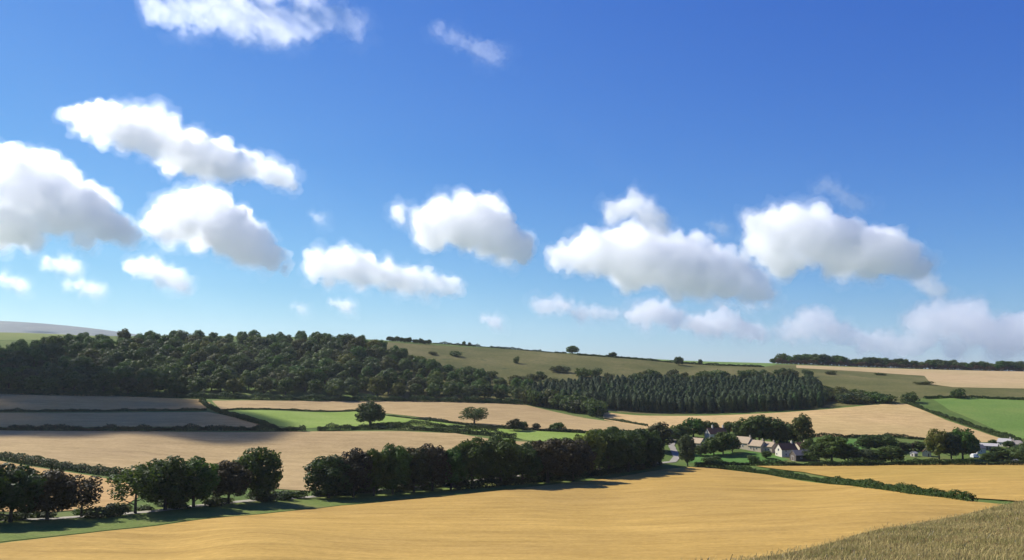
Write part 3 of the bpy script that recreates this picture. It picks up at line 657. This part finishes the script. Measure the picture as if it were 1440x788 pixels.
hedge([(520, 599.5), (580, 598), (640, 602), (700, 607)], 2.6, 2.5, 'hedge_dark', 'short dark hedge beside the solitary tree of the ley', seed=8)
hedge([(842, 588.5), (870, 593), (910, 600)], 1.6, 1.8, 'hedge_dark', 'thin hedge between pinkish tan and pale gold stubble', seed=9)
hedge([(608, D, 1012), (700, D, 1026), (797, D, 1000)], 2.6, 3., 'hedge_dark', 'dark hedge on the bare skyline above the olive hillside', gaps=.2, seed=10)
hedge([(812, D, 984), (900, D, 988), (1000, D, 980), (1075, D, 980)], 2.6, 2.5, 'hedge_dark', 'dark hedge below the pale green hilltop crop', seed=11)
hedge([(1268, 565), (1300, 577), (1336, 590), (1380, 605), (1438, 622)], 3.0, 3.4, 'hedge', 'long hedge falling diagonally between gold stubble and green pasture', seed=12)
hedge([(1300, 561), (1345, 559.5), (1440, 563), (1700, 571)], 2.4, 2.6, 'hedge', 'hedge along the top of the green pasture', seed=13)
hedge([(978, 655.5), (1030, 661), (1080, 667), (1140, 676), (1200, 684), (1290, 697), (1368, 707)], 2.6, 3.4, 'hedge', 'long dark hedge cutting diagonally between the two wheat fields', .3, seed=14)
hedge([(990, 653), (1060, 655), (1130, 656), (1185, 656)], 2.6, 3., 'hedge_dark', 'dark hedge between the village green and the wheat', .35, seed=15)
hedge([(1185, 656), (1260, 655), (1370, 654.5)], 3.2, 4., 'hedge', 'green hedge in front of the white cottage', .35, seed=16)
hedge([(1370, 655), (1440, 655), (1560, 655)], 2.2, 3., 'hedge_dark', 'dark hedge in front of the farm yard', .35, seed=17)
hedge([(1264, 634), (1290, 634), (1299, 634)], 4.8, 2., 'hedge_brown', 'clipped red brown beech hedge next to the white cottage', .35, seed=18)
hedge([(1130, 613.5), (1190, 616), (1250, 615), (1300, 619), (1375, 624)], 2.2, 2., 'hedge_dark', 'hedge between the village gardens and the gold stubble', .4, seed=19)
hedge([(440, 699), (520, 691), (620, 680), (720, 667), (800, 659)], 3.2, 3., 'hedge', 'sunny undergrowth hedge behind the avenue trunks', .4, seed=20)
hedge([(640, 690), (720, 682.5), (800, 674), (870, 665), (912, 658)], 3.0, 3.4, 'hedge_dark', 'dark undergrowth hedge in front of the far half of the avenue', .4, seed=21)
hedge([(-250, 551), (-100, 552), (0, 554), (120, 557), (240, 559), (360, 562), (480, 564), (600, 565), (735, 569)], 4.6, 6., 'hedge_dark', 'dark unbroken undergrowth along the foot of the big wood', seed=23)
hedge([(1092, D, 1140), (1180, D, 1142), (1300, D, 1144), (1440, D, 1146), (1620, D, 1146)], 6.4, 6., 'hedge_brown', 'dark brown hedge along the foot of the hilltop row of trees', seed=22)

# ------------------------------------------------------------------ village
def box(x0, x1, y0, y1, z0, z1):
    v = [(x, y, z) for z in (z0, z1) for y in (y0, y1) for x in (x0, x1)]
    return v, [(0, 2, 3, 1), (4, 5, 7, 6), (0, 1, 5, 4), (2, 6, 7, 3), (0, 4, 6, 2), (1, 3, 7, 5)]
def part(name, parent, mat, shapes):
    V, Fc = [], []
    for v, f in shapes:
        o = len(V); V += v; Fc += [tuple(i + o for i in g) for g in f]
    return link(name, mesh_of(name, V, Fc, [mat]), parent)
def house(name, label, px, py, rz, w, l, eave, ridge, wall, roof, cat='house', windows=(), doors=(), chimneys=(), Y=None, group=None):
    """Gable to local -y (width w in x), ridge running back along +y for l; windows: (face, along, z, width, height)."""
    w, l, eave, ridge = w * .82, l * .85, eave * .82, ridge * .82; windows = [(f, a * .82, z * .82, ww * .85, hh * .82) for f, a, z, ww, hh in windows]; doors = [(f, a * .82, z, ww * .9, hh * .9) for f, a, z, ww, hh in doors]
    chimneys = [(cy * .85, ch * .9) for cy, ch in chimneys]; p = at(px, Y) if Y else ground(px, py); t = empty(name, p, rz); tag(t, label, cat, group); h = w / 2
    v = [(-h, 0, -1.2), (h, 0, -1.2), (h, l, -1.2), (-h, l, -1.2), (-h, 0, eave), (h, 0, eave), (h, l, eave), (-h, l, eave), (0, 0, ridge - .12), (0, l, ridge - .12)]
    part('wall', t, wall, [(v, [(0, 1, 5, 8, 4), (2, 3, 7, 9, 6), (1, 2, 6, 5), (3, 0, 4, 7)])])
    k = (ridge - eave) / h; o = .35; ze = eave - k * o; g = .25
    rv = [(-h - o, -g, ze), (0, -g, ridge), (h + o, -g, ze), (-h - o, l + g, ze), (0, l + g, ridge), (h + o, l + g, ze)]
    rv += [(x, y, z + .22) for x, y, z in rv]
    rf = [(6, 7, 10, 9), (7, 8, 11, 10), (0, 3, 4, 1), (1, 4, 5, 2), (0, 1, 7, 6), (1, 2, 8, 7), (3, 9, 10, 4), (4, 10, 11, 5), (0, 6, 9, 3), (2, 5, 11, 8)]
    ro = part('roof', t, roof, [(rv, rf)])
    for cy, ch in chimneys: part('chimney', ro, wall, [box(-.4, .4, cy - .35, cy + .35, ridge - .6, ridge + ch), box(-.15, .15, cy - .15, cy + .15, ridge + ch + .003, ridge + ch + .35)])
    def opening(kind, face, a, z, ww, hh):
        e = link(kind, None, t)
        if face == 'front': b0 = box(a - ww / 2, a + ww / 2, -.06, .02, z, z + hh); b1 = box(a - ww / 2 + .1, a + ww / 2 - .1, -.075, -.062, z + .1, z + hh - .1)
        elif face == 'right': b0 = box(h - .02, h + .06, a - ww / 2, a + ww / 2, z, z + hh); b1 = box(h + .062, h + .075, a - ww / 2 + .1, a + ww / 2 - .1, z + .1, z + hh - .1)
        else: b0 = box(-h - .06, -h + .02, a - ww / 2, a + ww / 2, z, z + hh); b1 = box(-h - .075, -h - .062, a - ww / 2 + .1, a + ww / 2 - .1, z + .1, z + hh - .1)
        part('frame', e, M['frame'], [b0]); part('pane' if kind == 'window' else 'panel', e, M['pane'] if kind == 'window' else M['door'], [b1])
    for q in windows: opening('window', *q)
    for q in doors: opening('door', *q)
    return t
GR = R(-74)   # gables turned towards the sun side
house('house', 'cream gabled house with a dark brown roof facing the village green', 1095, 642, GR, 7.2, 11, 4.6, 8.0, M['white'], M['brownroof'], windows=[('front', 0, 3.4, 1.5, 1.7), ('front', -1.9, .8, 1.2, 1.3), ('right', 3, 3., 1.1, 1.2), ('right', 8, 3., 1.1, 1.2), ('right', 3, .8, 1.1, 1.3)], doors=[('right', 5.5, 0, 1.1, 2.1)], chimneys=[(9.5, 1.3)])
house('house', 'white farmhouse with dark roof and pale chimneys half hidden by garden trees', 995, 620, GR, 8.0, 13, 5.2, 8.8, M['white'], M['brownroof'], windows=[('front', 0, 4, 1.1, 1.4), ('right', 4, 3.2, 1.1, 1.3), ('right', 9, 3.2, 1.1, 1.3)], doors=[('right', 6.5, 0, 1.1, 2.1)], chimneys=[(4, 1.7), (12, 1.6)])
for px, py, l, e, rd, lb in [(1037, 629, 11, 3.6, 7.2, 'pale stone cottage with a long weathered roof nearest the garden trees'), (1056, 632.5, 10, 3.2, 6.4, 'middle pale stone cottage in the row by the village green'), (1073, 634, 9, 3.4, 6.0, 'last pale stone cottage in the row next to the cream gable')]:
    house('cottage', lb, px, py, R(-143), 7., l, e, rd, M['stone'], M['pinkroof'], 'cottage', windows=[('right', 2.5, .9, 1.1, 1.2), ('right', 7, .9, 1.1, 1.2), ('front', 0, 1.2, 1., 1.2)], doors=[('right', 4.8, 0, 1., 2.)], chimneys=[(l - .8, 1.1)])
house('barn', 'dark boarded barn with a pale end wall beside the cream house', 1115, 648, GR, 6.4, 13, 3.6, 6.2, M['greywall'], M['slate'], 'barn', windows=[('right', 4, 1.4, 1.2, 1.)], doors=[('front', 0, 0, 2.4, 2.6)])
house('house', 'pinkish house behind the dark boarded barn', 1120, 638, GR, 7.5, 7, 4.4, 7., M['stone'], M['brownroof'], windows=[('front', 0, 3., 1., 1.2), ('right', 3, 2.6, 1., 1.2)], doors=[('right', 5, 0, 1., 2.)], chimneys=[(6, 1.)])
house('barn', 'stone barn with pale roof between the lane tree and the garden', 974, 628, R(-143), 6., 9, 3.0, 5.8, M['stone'], M['pinkroof'], 'barn', doors=[('right', 4.5, 0, 2.4, 2.4)], windows=[('right', 1.5, 1., .8, .8)])
house('cottage', 'small white gabled cottage with a chimney beside the sunny tree', 1303, 642.5, R(-30), 4.8, 7, 2.8, 5.0, M['white'], M['brownroof'], 'cottage', windows=[('front', 0, 2.8, .8, .9), ('right', 3, 1., 1., 1.1)], doors=[('front', 1.2, 0, .9, 2.)], chimneys=[(.9, 1.2)])
house('shed', 'low white shed by the brown beech hedge', 1283, 642, R(-62), 3., 3.2, 1.9, 2.7, M['white'], M['paleroof'], 'shed', doors=[('front', 0, 0, 1.2, 1.7)])
house('farmhouse', 'white farm building at the near end of the farm yard', 1370, 638, GR, 5., 7, 3.6, 5.6, M['white'], M['slate'], 'farmhouse', windows=[('front', 0, 1.8, .9, 1.1), ('right', 3.5, 1.2, .9, 1.1)], doors=[('front', 1.3, 0, .9, 2.)])
house('barn', 'long low open barn with a pale sheet roof in the farm yard', 1377, 632, R(-128), 6., 11, 2.8, 4.2, M['greywall'], M['paleroof'], 'barn', doors=[('right', 3, 0, 2.6, 2.2), ('right', 7.5, 0, 2.6, 2.2)])
house('cottage', 'pale cottage beyond the farm yard by a small tree', 1405, 627, R(-140), 6., 8, 3., 5.2, M['white'], M['paleroof'], 'cottage', windows=[('right', 2, .9, 1., 1.1), ('right', 6, .9, 1., 1.1)], doors=[('right', 4, 0, 1., 2.)], chimneys=[(7.2, 1.)])
house('cottage', 'farthest pale cottage at the end of the village', 1424, 630, R(-140), 6., 9, 3., 5.2, M['stone'], M['slate'], 'cottage', windows=[('right', 2, .9, 1., 1.1), ('right', 6.5, .9, 1., 1.1)], doors=[('right', 4.3, 0, 1., 2.)], chimneys=[(.8, 1.)])
house('shed', 'tiny pale shed at the field edge by the farm yard tree', 1427, 653, R(-50), 2.4, 3., 1.9, 2.6, M['white'], M['paleroof'], 'shed', doors=[('front', 0, 0, 1., 1.7)])

def car(label, px, py, rz, van=False):
    p = ground(px, py); t = empty('parked_van' if van else 'parked_car', p, rz); tag(t, label, 'van' if van else 'car')
    L, W, H = (4.9, 1.95, 2.1) if van else (4.3, 1.75, 1.45)
    prof = [(-L / 2, .35), (L / 2, .35), (L / 2, .75), (L / 2 - .12, .95)] + ([(L / 2 - .9, 1.1), (L / 2 - 1.5, H), (-L / 2 + .08, H), (-L / 2, 1.9)] if van else [(L / 2 - 1.2, .98), (L / 2 - 1.8, H), (-L / 2 + .9, H), (-L / 2 + .2, .98), (-L / 2, .9)])
    n = len(prof); v = [(x, -W / 2, z) for x, z in prof] + [(x, W / 2, z) for x, z in prof]
    f = [tuple(range(n)), tuple(range(2 * n - 1, n - 1, -1))] + [(i, n + i, n + (i + 1) % n, (i + 1) % n) for i in range(n)]
    part('body', t, M['carpaint'], [(v, f)])
    for s in (-1, 1):
        part('side_window', t, M['pane'], [box(L / 2 - 2.2, L / 2 - 1.6, s * W / 2 - .01, s * W / 2 + .01, 1.02, H - .2) if van else box(-L / 2 + .8, L / 2 - 1.75, s * W / 2 - .01, s * W / 2 + .01, 1.0, H - .12)])
        for x in (-L / 2 + .8, L / 2 - .8):
            P = [(x + .33 * math.cos(a), y, .33 + .33 * math.sin(a)) for y in (s * (W / 2 - .2), s * (W / 2 + .03)) for a in [k * math.pi / 6 for k in range(12)]]
            part('wheel', t, M['rubber'], [(P, [tuple(range(12)), tuple(range(23, 11, -1))] + [(i, (i + 1) % 12, 12 + (i + 1) % 12, 12 + i) for i in range(12)])])
    x0 = L / 2 - (1.2 if not van else .9)
    part('windscreen', t, M['pane'], [([(x0 - .02, -W / 2 + .12, 1.05 if not van else 1.2), (x0 - .02, W / 2 - .12, 1.05 if not van else 1.2), (x0 - .5, W / 2 - .18, H - .03), (x0 - .5, -W / 2 + .18, H - .03)], [(0, 1, 2, 3)])])
car('white van parked in the farm yard below the white farm building', 1371, 644, R(25), True)
car('white car parked in the farm yard in front of the long low barn', 1384, 645.5, R(-15))

# ------------------------------------------------------------------ dry grass on the near bank
def bank_grass():
    r = np.random.default_rng(8); n = 520000
    m, nt, out = new_mat('dry grass')
    at_ = nt.nodes.new('ShaderNodeVertexColor'); at_.layer_name = 'tone'
    d = N(nt, 'ShaderNodeBsdfPrincipled'); d.inputs['Roughness'].default_value = .8; d.inputs['Specular IOR Level'].default_value = .1
    nt.links.new(at_.outputs[0], d.inputs['Base Color']); t = nt.nodes.new('ShaderNodeBsdfTranslucent'); nt.links.new(at_.outputs[0], t.inputs['Color'])
    mx = nt.nodes.new('ShaderNodeMixShader'); mx.inputs[0].default_value = .3
    nt.links.new(d.outputs[0], mx.inputs[1]); nt.links.new(t.outputs[0], mx.inputs[2]); nt.links.new(mx.outputs[0], out.inputs[0])
    Y = 24 * (110 / 24.) ** (r.random(n) ** .62); u = r.uniform(.14, .74, n); X = u * Y
    # tussocks: pull the blades towards clump centres
    cx = np.round(X / .55) * .55 + .25 * np.sin(Y * 7.1); cy = np.round(Y / .6) * .6 + .25 * np.sin(X * 5.3); k = r.uniform(0, .55, n)
    X = X + (cx - X) * k; Y = Y + (cy - Y) * k
    patch = .5 + .5 * np.sin(X * .33 + 1.3 * np.sin(Y * .21)) * np.sin(Y * .29 + X * .11)
    h = r.uniform(.12, .36, n) * (.6 + .75 * patch); tall = r.random(n) < .03; h[tall] *= 1.8
    w = r.uniform(.005, .012, n) * (1 + Y / 90); w[tall] *= .55
    a = r.uniform(0, 6.283, n); lean = r.normal(0, .16, (n, 2)) + np.array([.10, -.03])
    z = elev(X, Y) - .03; b = np.stack([X, Y, z], 1); s = np.stack([np.cos(a), np.sin(a), np.zeros(n)], 1) * w[:, None]
    mid = b + np.stack([lean[:, 0] * h * .35, lean[:, 1] * h * .35, h * .55], 1); tip = b + np.stack([lean[:, 0] * h * 1.25, lean[:, 1] * h * 1.25, h], 1)
    head = np.where(tall, 1.9, .15)[:, None]
    v = np.stack([b - s, b + s, mid + s * .9, tip + s * head, tip - s * head, mid - s * .9], 1).reshape(-1, 3)
    i = np.arange(n) * 6; f = np.concatenate([np.stack([i, i + 1, i + 2, i + 5], 1), np.stack([i + 5, i + 2, i + 3, i + 4], 1)])
    me = mesh_of('grass', v, f, [m])
    straw = np.array([.50, .395, .165]); green = np.array([.16, .175, .048]); rust = np.array([.27, .15, .085])
    g = np.clip(r.normal(.42, .27, n) + .45 * (.5 + .5 * np.sin(X * .9 + 2 * np.sin(Y * .4)) * np.sin(Y * .55 + X * .2) - .5) + .3 * (patch - .5), 0, 1)[:, None]; c = straw * (1 - g) + green * g
    c = np.where((r.random(n) < .08 + .22 * patch * (np.sin(X * 1.7 + Y) > .2))[:, None], rust, c); c = np.where(tall[:, None], straw * .85, c); c = np.where((r.random(n) < .006)[:, None], np.array([.62, .56, .44]), c) * r.uniform(.75, 1.2, n)[:, None]
    lay = me.color_attributes.new('tone', 'FLOAT_COLOR', 'POINT'); lay.data.foreach_set('color', np.concatenate([np.repeat(c, 6, 0), np.ones((6 * n, 1))], 1).astype(np.float32).ravel())
    tag(link('grass', me), 'tall dry grass on the near bank', kind='stuff')
bank_grass()
field('bank', M['bank'], [(400, D, 14), (1000, D, 14), (1900, D, 14), (1900, D, 118), (1440, D, 106), (1250, D, 88), (1100, D, 73), (960, D, 66), (700, D, 50), (400, D, 36)], .02, 'dry grassy bank beside the viewpoint', (.012, .03))

# ------------------------------------------------------------------ clouds: real billowing volumes above the land
def cloud_mat(name, dens):
    m, nt, out = new_mat(name)
    v = nt.nodes.new('ShaderNodeVolumePrincipled'); v.inputs['Color'].default_value = (1, 1, 1, 1); v.inputs['Density'].default_value = dens
    v.inputs['Anisotropy'].default_value = .62
    nt.links.new(v.outputs[0], out.inputs['Volume']); return m
def build_cloud(label, blobs, soft=9., Y=None, seed=0, flat=None, alt=720., rough=1., vox=1.5, puff=1.):
    """Blobs (px, py, radius px) at the height where the base meets altitude alt; puffs grow on them, the skin is broken up by noise."""
    r = random.Random(seed * 13 + 5); rough = 1.9 if soft >= 60 else 1.15
    more = []
    for a, b in zip(blobs, blobs[1:]):
        if math.hypot(a[0] - b[0], a[1] - b[1]) < 1.7 * (a[2] + b[2]): more.append(tuple((a[q] + b[q]) / 2 for q in range(3)))
    blobs = blobs + more; base = max(b[1] + b[2] for b in blobs)
    if Y is None: Y = min(alt / max(float(tan_el(base)), .001), 13000.)
    k = Y / FPX; S = []
    def pos(px, py, dy=0.):
        yy = Y + dy; return Vector((float(u_of(px, py)) * yy, yy, float(tan_el(py)) * yy))
    for b in blobs:
        px, py, rad = b[:3]; R0 = rad * k; S.append((pos(px, py, r.uniform(-.3, .3) * R0), R0 * .86))
        c0 = S[-1][0]
        for _ in range(int(12 * puff)):
            d = Vector((r.gauss(0, 1), r.gauss(0, 1), r.gauss(.25, .9))).normalized(); R1 = R0 * r.uniform(.22, .5); c1 = c0 + d * R0 * r.uniform(.72, .95); S.append((c1, R1))
            for _ in range(3):
                d2 = (d + Vector((r.gauss(0, 1), r.gauss(0, 1), r.gauss(0, 1))) * .7).normalized(); R2 = R1 * r.uniform(.3, .55); S.append((c1 + d2 * R1 * .85, R2))
    ctr = pos(sum(b[0] for b in blobs) / len(blobs), sum(b[1] for b in blobs) / len(blobs))
    vs = vox * k; S = [s for s in S if s[1] > vs * .9]
    ico = ICO; V, Fc, o = [], [], 0
    for c, rad in S:
        p = ico[0] * rad + np.array(c - ctr)
        V.append(p); Fc.append(ico[1] + o); o += len(p)
    def skin(grow, vs, noise, name):
        """The puffs (each grown by `grow`), fused, broken up by several octaves of noise and fused again."""
        ob = link('puffs', mesh_of('puffs', np.concatenate([ICO[0] * (rad + grow * k) + np.array(c - ctr) for c, rad in S]), np.concatenate(Fc)))
        md = ob.modifiers.new('r', 'REMESH'); md.mode = 'VOXEL'; md.voxel_size = vs * k
        for sz, st in noise:
            tx = bpy.data.textures.new('billow', 'CLOUDS'); tx.noise_scale = sz * k; tx.noise_depth = 2; tx.noise_basis = 'ORIGINAL_PERLIN'
            dm = ob.modifiers.new('d', 'DISPLACE'); dm.texture = tx; dm.strength = st * k * rough; dm.mid_level = .5; dm.texture_coords = 'LOCAL'
        md = ob.modifiers.new('r2', 'REMESH'); md.mode = 'VOXEL'; md.voxel_size = vs * k; md.use_smooth_shade = True
        final = bpy.data.meshes.new_from_object(ob.evaluated_get(bpy.context.evaluated_depsgraph_get())); bpy.data.objects.remove(ob)
        final.name = name; final.materials.clear(); return final
    core = skin(-1.5, vox, ((30, 12.), (11, 9.5), (5., 7.5)), 'cloud'); core.materials.append(cloud_mat('cloud water', 1. / (soft * k)))
    o = tag(link('cloud', core, None, ctr), label, 'cloud')
    for grow, vs, nz, thin in ((1., vox * 1.05, ((40, 20.), (14, 14.), (6, 10.)), 3.), (3.5, vox * 1.3, ((50, 26.), (18, 18.), (8, 10.)), 8.), (6., vox * 1.5, ((60, 46.), (24, 34.), (10, 18.)), 18.)):
        me = skin(grow, vs, nz, 'veil'); me.materials.append(cloud_mat('cloud veil', 1. / (soft * thin * k))); link('veil', me, o)
    return o
def _ico():
    import bmesh
    bm = bmesh.new(); bmesh.ops.create_icosphere(bm, subdivisions=2, radius=1.); bm.verts.ensure_lookup_table()
    v = np.array([q.co[:] for q in bm.verts]); f = np.array([[q.index for q in g.verts] for g in bm.faces]); bm.free(); return v, f
ICO = _ico()
CLOUDS = [
 ('big white cloud touching the left border with a grey lower slope', [(0, 270, 52), (45, 262, 46), (75, 280, 44), (115, 300, 38), (150, 318, 26), (180, 330, 16), (30, 320, 30), (-40, 300, 50), (50, 340, 14)], 9.),
 ('slanting long white cloud high above the border cloud', [(120, 170, 22), (160, 175, 28), (205, 190, 32), (250, 210, 34), (290, 225, 32), (330, 235, 24), (370, 240, 17), (400, 252, 17), (95, 165, 10)], 10.),
 ('domed white cloud with a grey tapering underside', [(245, 310, 36), (285, 308, 38), (320, 325, 40), (350, 345, 32), (380, 365, 20), (215, 315, 16), (400, 378, 9)], 8.),
 ('long low white cloud above the middle of the wood', [(445, 375, 21), (480, 375, 26), (515, 383, 24), (550, 388, 22), (590, 395, 20), (625, 402, 16), (645, 408, 8)], 9.),
 ('small white cloud under the domed cloud', [(190, 377, 14), (215, 380, 17), (240, 390, 15), (262, 400, 10)], 10.),
 ('broad white cloud in the centre with wisps at its edge', [(600, 315, 26), (640, 315, 36), (680, 318, 38), (710, 340, 30), (735, 355, 18), (560, 300, 12)], 8.),
 ('large heavy cloud with a pale grey underside right of centre', [(790, 362, 20), (835, 358, 32), (880, 358, 42), (930, 368, 44), (975, 375, 42), (1020, 392, 32), (1055, 405, 22), (1080, 415, 10)], 8.),
 ('small puff rising on top of the heavy cloud', [(868, 297, 18), (895, 290, 20), (915, 305, 17), (930, 322, 12)], 12.),
 ('tallest white cloud with a broad grey belly over the far fields', [(1085, 330, 34), (1120, 322, 38), (1165, 335, 42), (1210, 350, 40), (1250, 362, 32), (1285, 378, 20), (1060, 345, 18), (1100, 370, 26)], 8.),
 ('grey puff trailing off the tallest cloud', [(1300, 400, 16), (1320, 408, 12)], 14.),
 ('thin bright cloud strip below the heavy cloud', [(1010, 428, 6), (1030, 429, 7), (1055, 430, 7), (1078, 430, 6)], 12.),
 ('ragged high cloud at the top border', [(215, 12, 22), (250, 20, 24), (300, 12, 30), (350, 28, 32), (395, 35, 32), (440, 35, 28), (480, 20, 18), (500, 40, 16), (330, -20, 30), (420, -15, 34)], 70.),
 ('thin wisp of cloud beside the ragged high cloud', [(618, 40, 10), (650, 62, 14), (680, 70, 15), (705, 80, 10)], 80.),
 ('low bank of cloud at the far end of the horizon', [(1300, 455, 28), (1335, 450, 26), (1370, 460, 30), (1405, 470, 28), (1440, 475, 30), (1470, 470, 30)], 15.),
 ('hazy low cloud above the dark hilltop row', [(1105, 470, 14), (1130, 458, 19), (1155, 455, 21), (1180, 470, 18), (1215, 480, 17), (1250, 483, 18), (1285, 488, 16), (1340, 492, 16), (1400, 498, 14)], 13.),
 ('small low cumulus cluster under the heavy cloud', [(895, 447, 15), (918, 438, 19), (940, 446, 15), (965, 456, 13), (990, 456, 16), (1012, 450, 20), (1040, 462, 16), (1068, 470, 12)], 9.),
 ('faint low cloud beside the low cumulus cluster', [(762, 432, 13), (785, 430, 14), (805, 438, 11), (835, 440, 11), (862, 443, 10)], 12.),
 ('tiny low puff above the olive hillside', [(680, 450, 9), (698, 452, 8)], 9.), ('tiny low puff above the long wood', [(470, 428, 8), (487, 430, 8)], 9.),
 ('small flat cloud at the left border near the horizon', [(5, 395, 12), (30, 402, 9)], 18.), ('faint small cloud under the border cloud', [(68, 371, 11), (88, 372, 13), (105, 377, 10)], 16.),
 ('faint flat cloud strip at the left over the hazy hill', [(95, 402, 9), (118, 403, 11), (140, 407, 9)], 18.), ('small bright puff between long low cloud and the horizon', [(412, 432, 7), (424, 434, 6)], 18.),
 ('faint wisp above the tallest cloud', [(1160, 262, 12), (1185, 275, 12), (1205, 290, 8)], 60.), ('tiny wisp between the heavy and the tallest cloud', [(1000, 318, 8), (1016, 319, 7)], 40.),
 ('tiny wisp between slanting and long low cloud', [(437, 302, 6), (447, 306, 5)], 30.),
]
for q, (lb, bl, soft) in enumerate(CLOUDS):
    build_cloud(lb, bl, soft * 2.3, seed=q, Y=2600. if 'ragged' in lb or 'thin wisp' in lb else None)
# a cloud outside the view whose shadow lies over the fields at the foot of the wood
def shade_cloud(label, ground_pts, alt, rad, seed, soft):
    r = random.Random(seed); V, Fc, o = [], [], 0; S = []
    for g in ground_pts:
        c = g + SUN * ((alt - g.z) / SUN.z)
        for _ in range(7): S.append((c + Vector((r.uniform(-.5, .5), r.uniform(-.5, .5), r.uniform(-.1, .5))) * rad, rad * r.uniform(.5, .85)))
    ctr = sum((s[0] for s in S), Vector()) / len(S)
    for c, ra in S:
        V.append(ICO[0] * ra * np.array((1, 1, .7)) + np.array(c - ctr)); Fc.append(ICO[1] + o); o += len(V[-1])
    ob = link('puffs', mesh_of('puffs', np.concatenate(V), np.concatenate(Fc))); md = ob.modifiers.new('r', 'REMESH'); md.mode = 'VOXEL'; md.voxel_size = 6.
    tx = bpy.data.textures.new('billow', 'CLOUDS'); tx.noise_scale = 40; dm = ob.modifiers.new('d', 'DISPLACE'); dm.texture = tx; dm.strength = 16
    final = bpy.data.meshes.new_from_object(ob.evaluated_get(bpy.context.evaluated_depsgraph_get())); bpy.data.objects.remove(ob)
    final.name = 'cloud'; final.materials.clear(); final.materials.append(cloud_mat('cloud water', 1. / soft)); tag(link('cloud', final, None, ctr), label, 'cloud')
shade_cloud('cumulus overhead beyond the frame that shades the brown stubble', [at(-300, 462), at(-150, 468), at(0, 470), at(110, 482), at(200, 500), at(240, 500), at(-250, 540), at(-100, 550), at(50, 550), at(140, 555), at(195, 545), at(-200, 620), at(-60, 640), at(60, 640), at(130, 620), at(-100, 720), at(40, 720)], 640., 46., 4, 21.)

# ------------------------------------------------------------------ haze
hm, nt, out = new_mat('valley haze')
hv = nt.nodes.new('ShaderNodeVolumePrincipled'); hv.inputs['Color'].default_value = (.80, .90, 1, 1); hv.inputs['Density'].default_value = 3.4e-5; hv.inputs['Anisotropy'].default_value = .3
nt.links.new(hv.outputs[0], out.inputs['Volume'])
tag(part('haze', None, hm, [box(-15000, 15000, -70, 11200, -70, 640)]), 'thin blue air over the valley', kind='stuff')

# ------------------------------------------------------------------ daylight
w = bpy.data.worlds.new('World'); scene.world = w; w.use_nodes = True; nt = w.node_tree
bg = nt.nodes['Background']; sky = nt.nodes.new('ShaderNodeTexSky'); sky.sky_type = 'NISHITA'; sky.sun_disc = False
sky.sun_elevation = R(SUN_EL); sky.sun_rotation = R(SUN_AZ); sky.altitude = 100; sky.air_density = 1.0; sky.dust_density = .05; sky.ozone_density = 2.5
sp = nt.nodes.new('ShaderNodeSeparateColor'); cb = nt.nodes.new('ShaderNodeCombineColor'); nt.links.new(sky.outputs[0], sp.inputs[0])
SKY = .08
for ch, (gain, power) in enumerate(((.60, 1.67), (.72, 1.24), (.86, .568))):     # the camera's rendering of the blue: per-channel response
    m1 = N(nt, 'ShaderNodeMath', operation='MULTIPLY'); m1.inputs[1].default_value = .1131; nt.links.new(sp.outputs[ch], m1.inputs[0])
    m2 = N(nt, 'ShaderNodeMath', operation='POWER'); m2.inputs[1].default_value = power; nt.links.new(m1.outputs[0], m2.inputs[0])
    m3 = N(nt, 'ShaderNodeMath', operation='MULTIPLY'); m3.inputs[1].default_value = gain * .87 / .1131; nt.links.new(m2.outputs[0], m3.inputs[0]); nt.links.new(m3.outputs[0], cb.inputs[ch])
nt.links.new(cb.outputs[0], bg.inputs[0]); bg.inputs[1].default_value = SKY
sl = bpy.data.lights.new('sun', 'SUN'); sl.energy = 5.0; sl.angle = R(.53); sl.color = (1., .955, .88)
so = bpy.data.objects.new('sun', sl); C.objects.link(so); so.rotation_euler = SUN.to_track_quat('Z', 'Y').to_euler(); so.location = SUN * 100

scene.view_settings.view_transform = 'Standard'; scene.view_settings.look = 'None'; scene.view_settings.gamma = 1.; scene.view_settings.use_curve_mapping = False
scene.view_settings.exposure = .72
cy = scene.cycles
cy.max_bounces = 32; cy.diffuse_bounces = 3; cy.glossy_bounces = 2; cy.transmission_bounces = 4; cy.volume_bounces = 32; cy.transparent_max_bounces = 8
cy.use_denoising = True; cy.denoiser = 'OPENIMAGEDENOISE'; cy.use_adaptive_sampling = True; cy.adaptive_threshold = .01
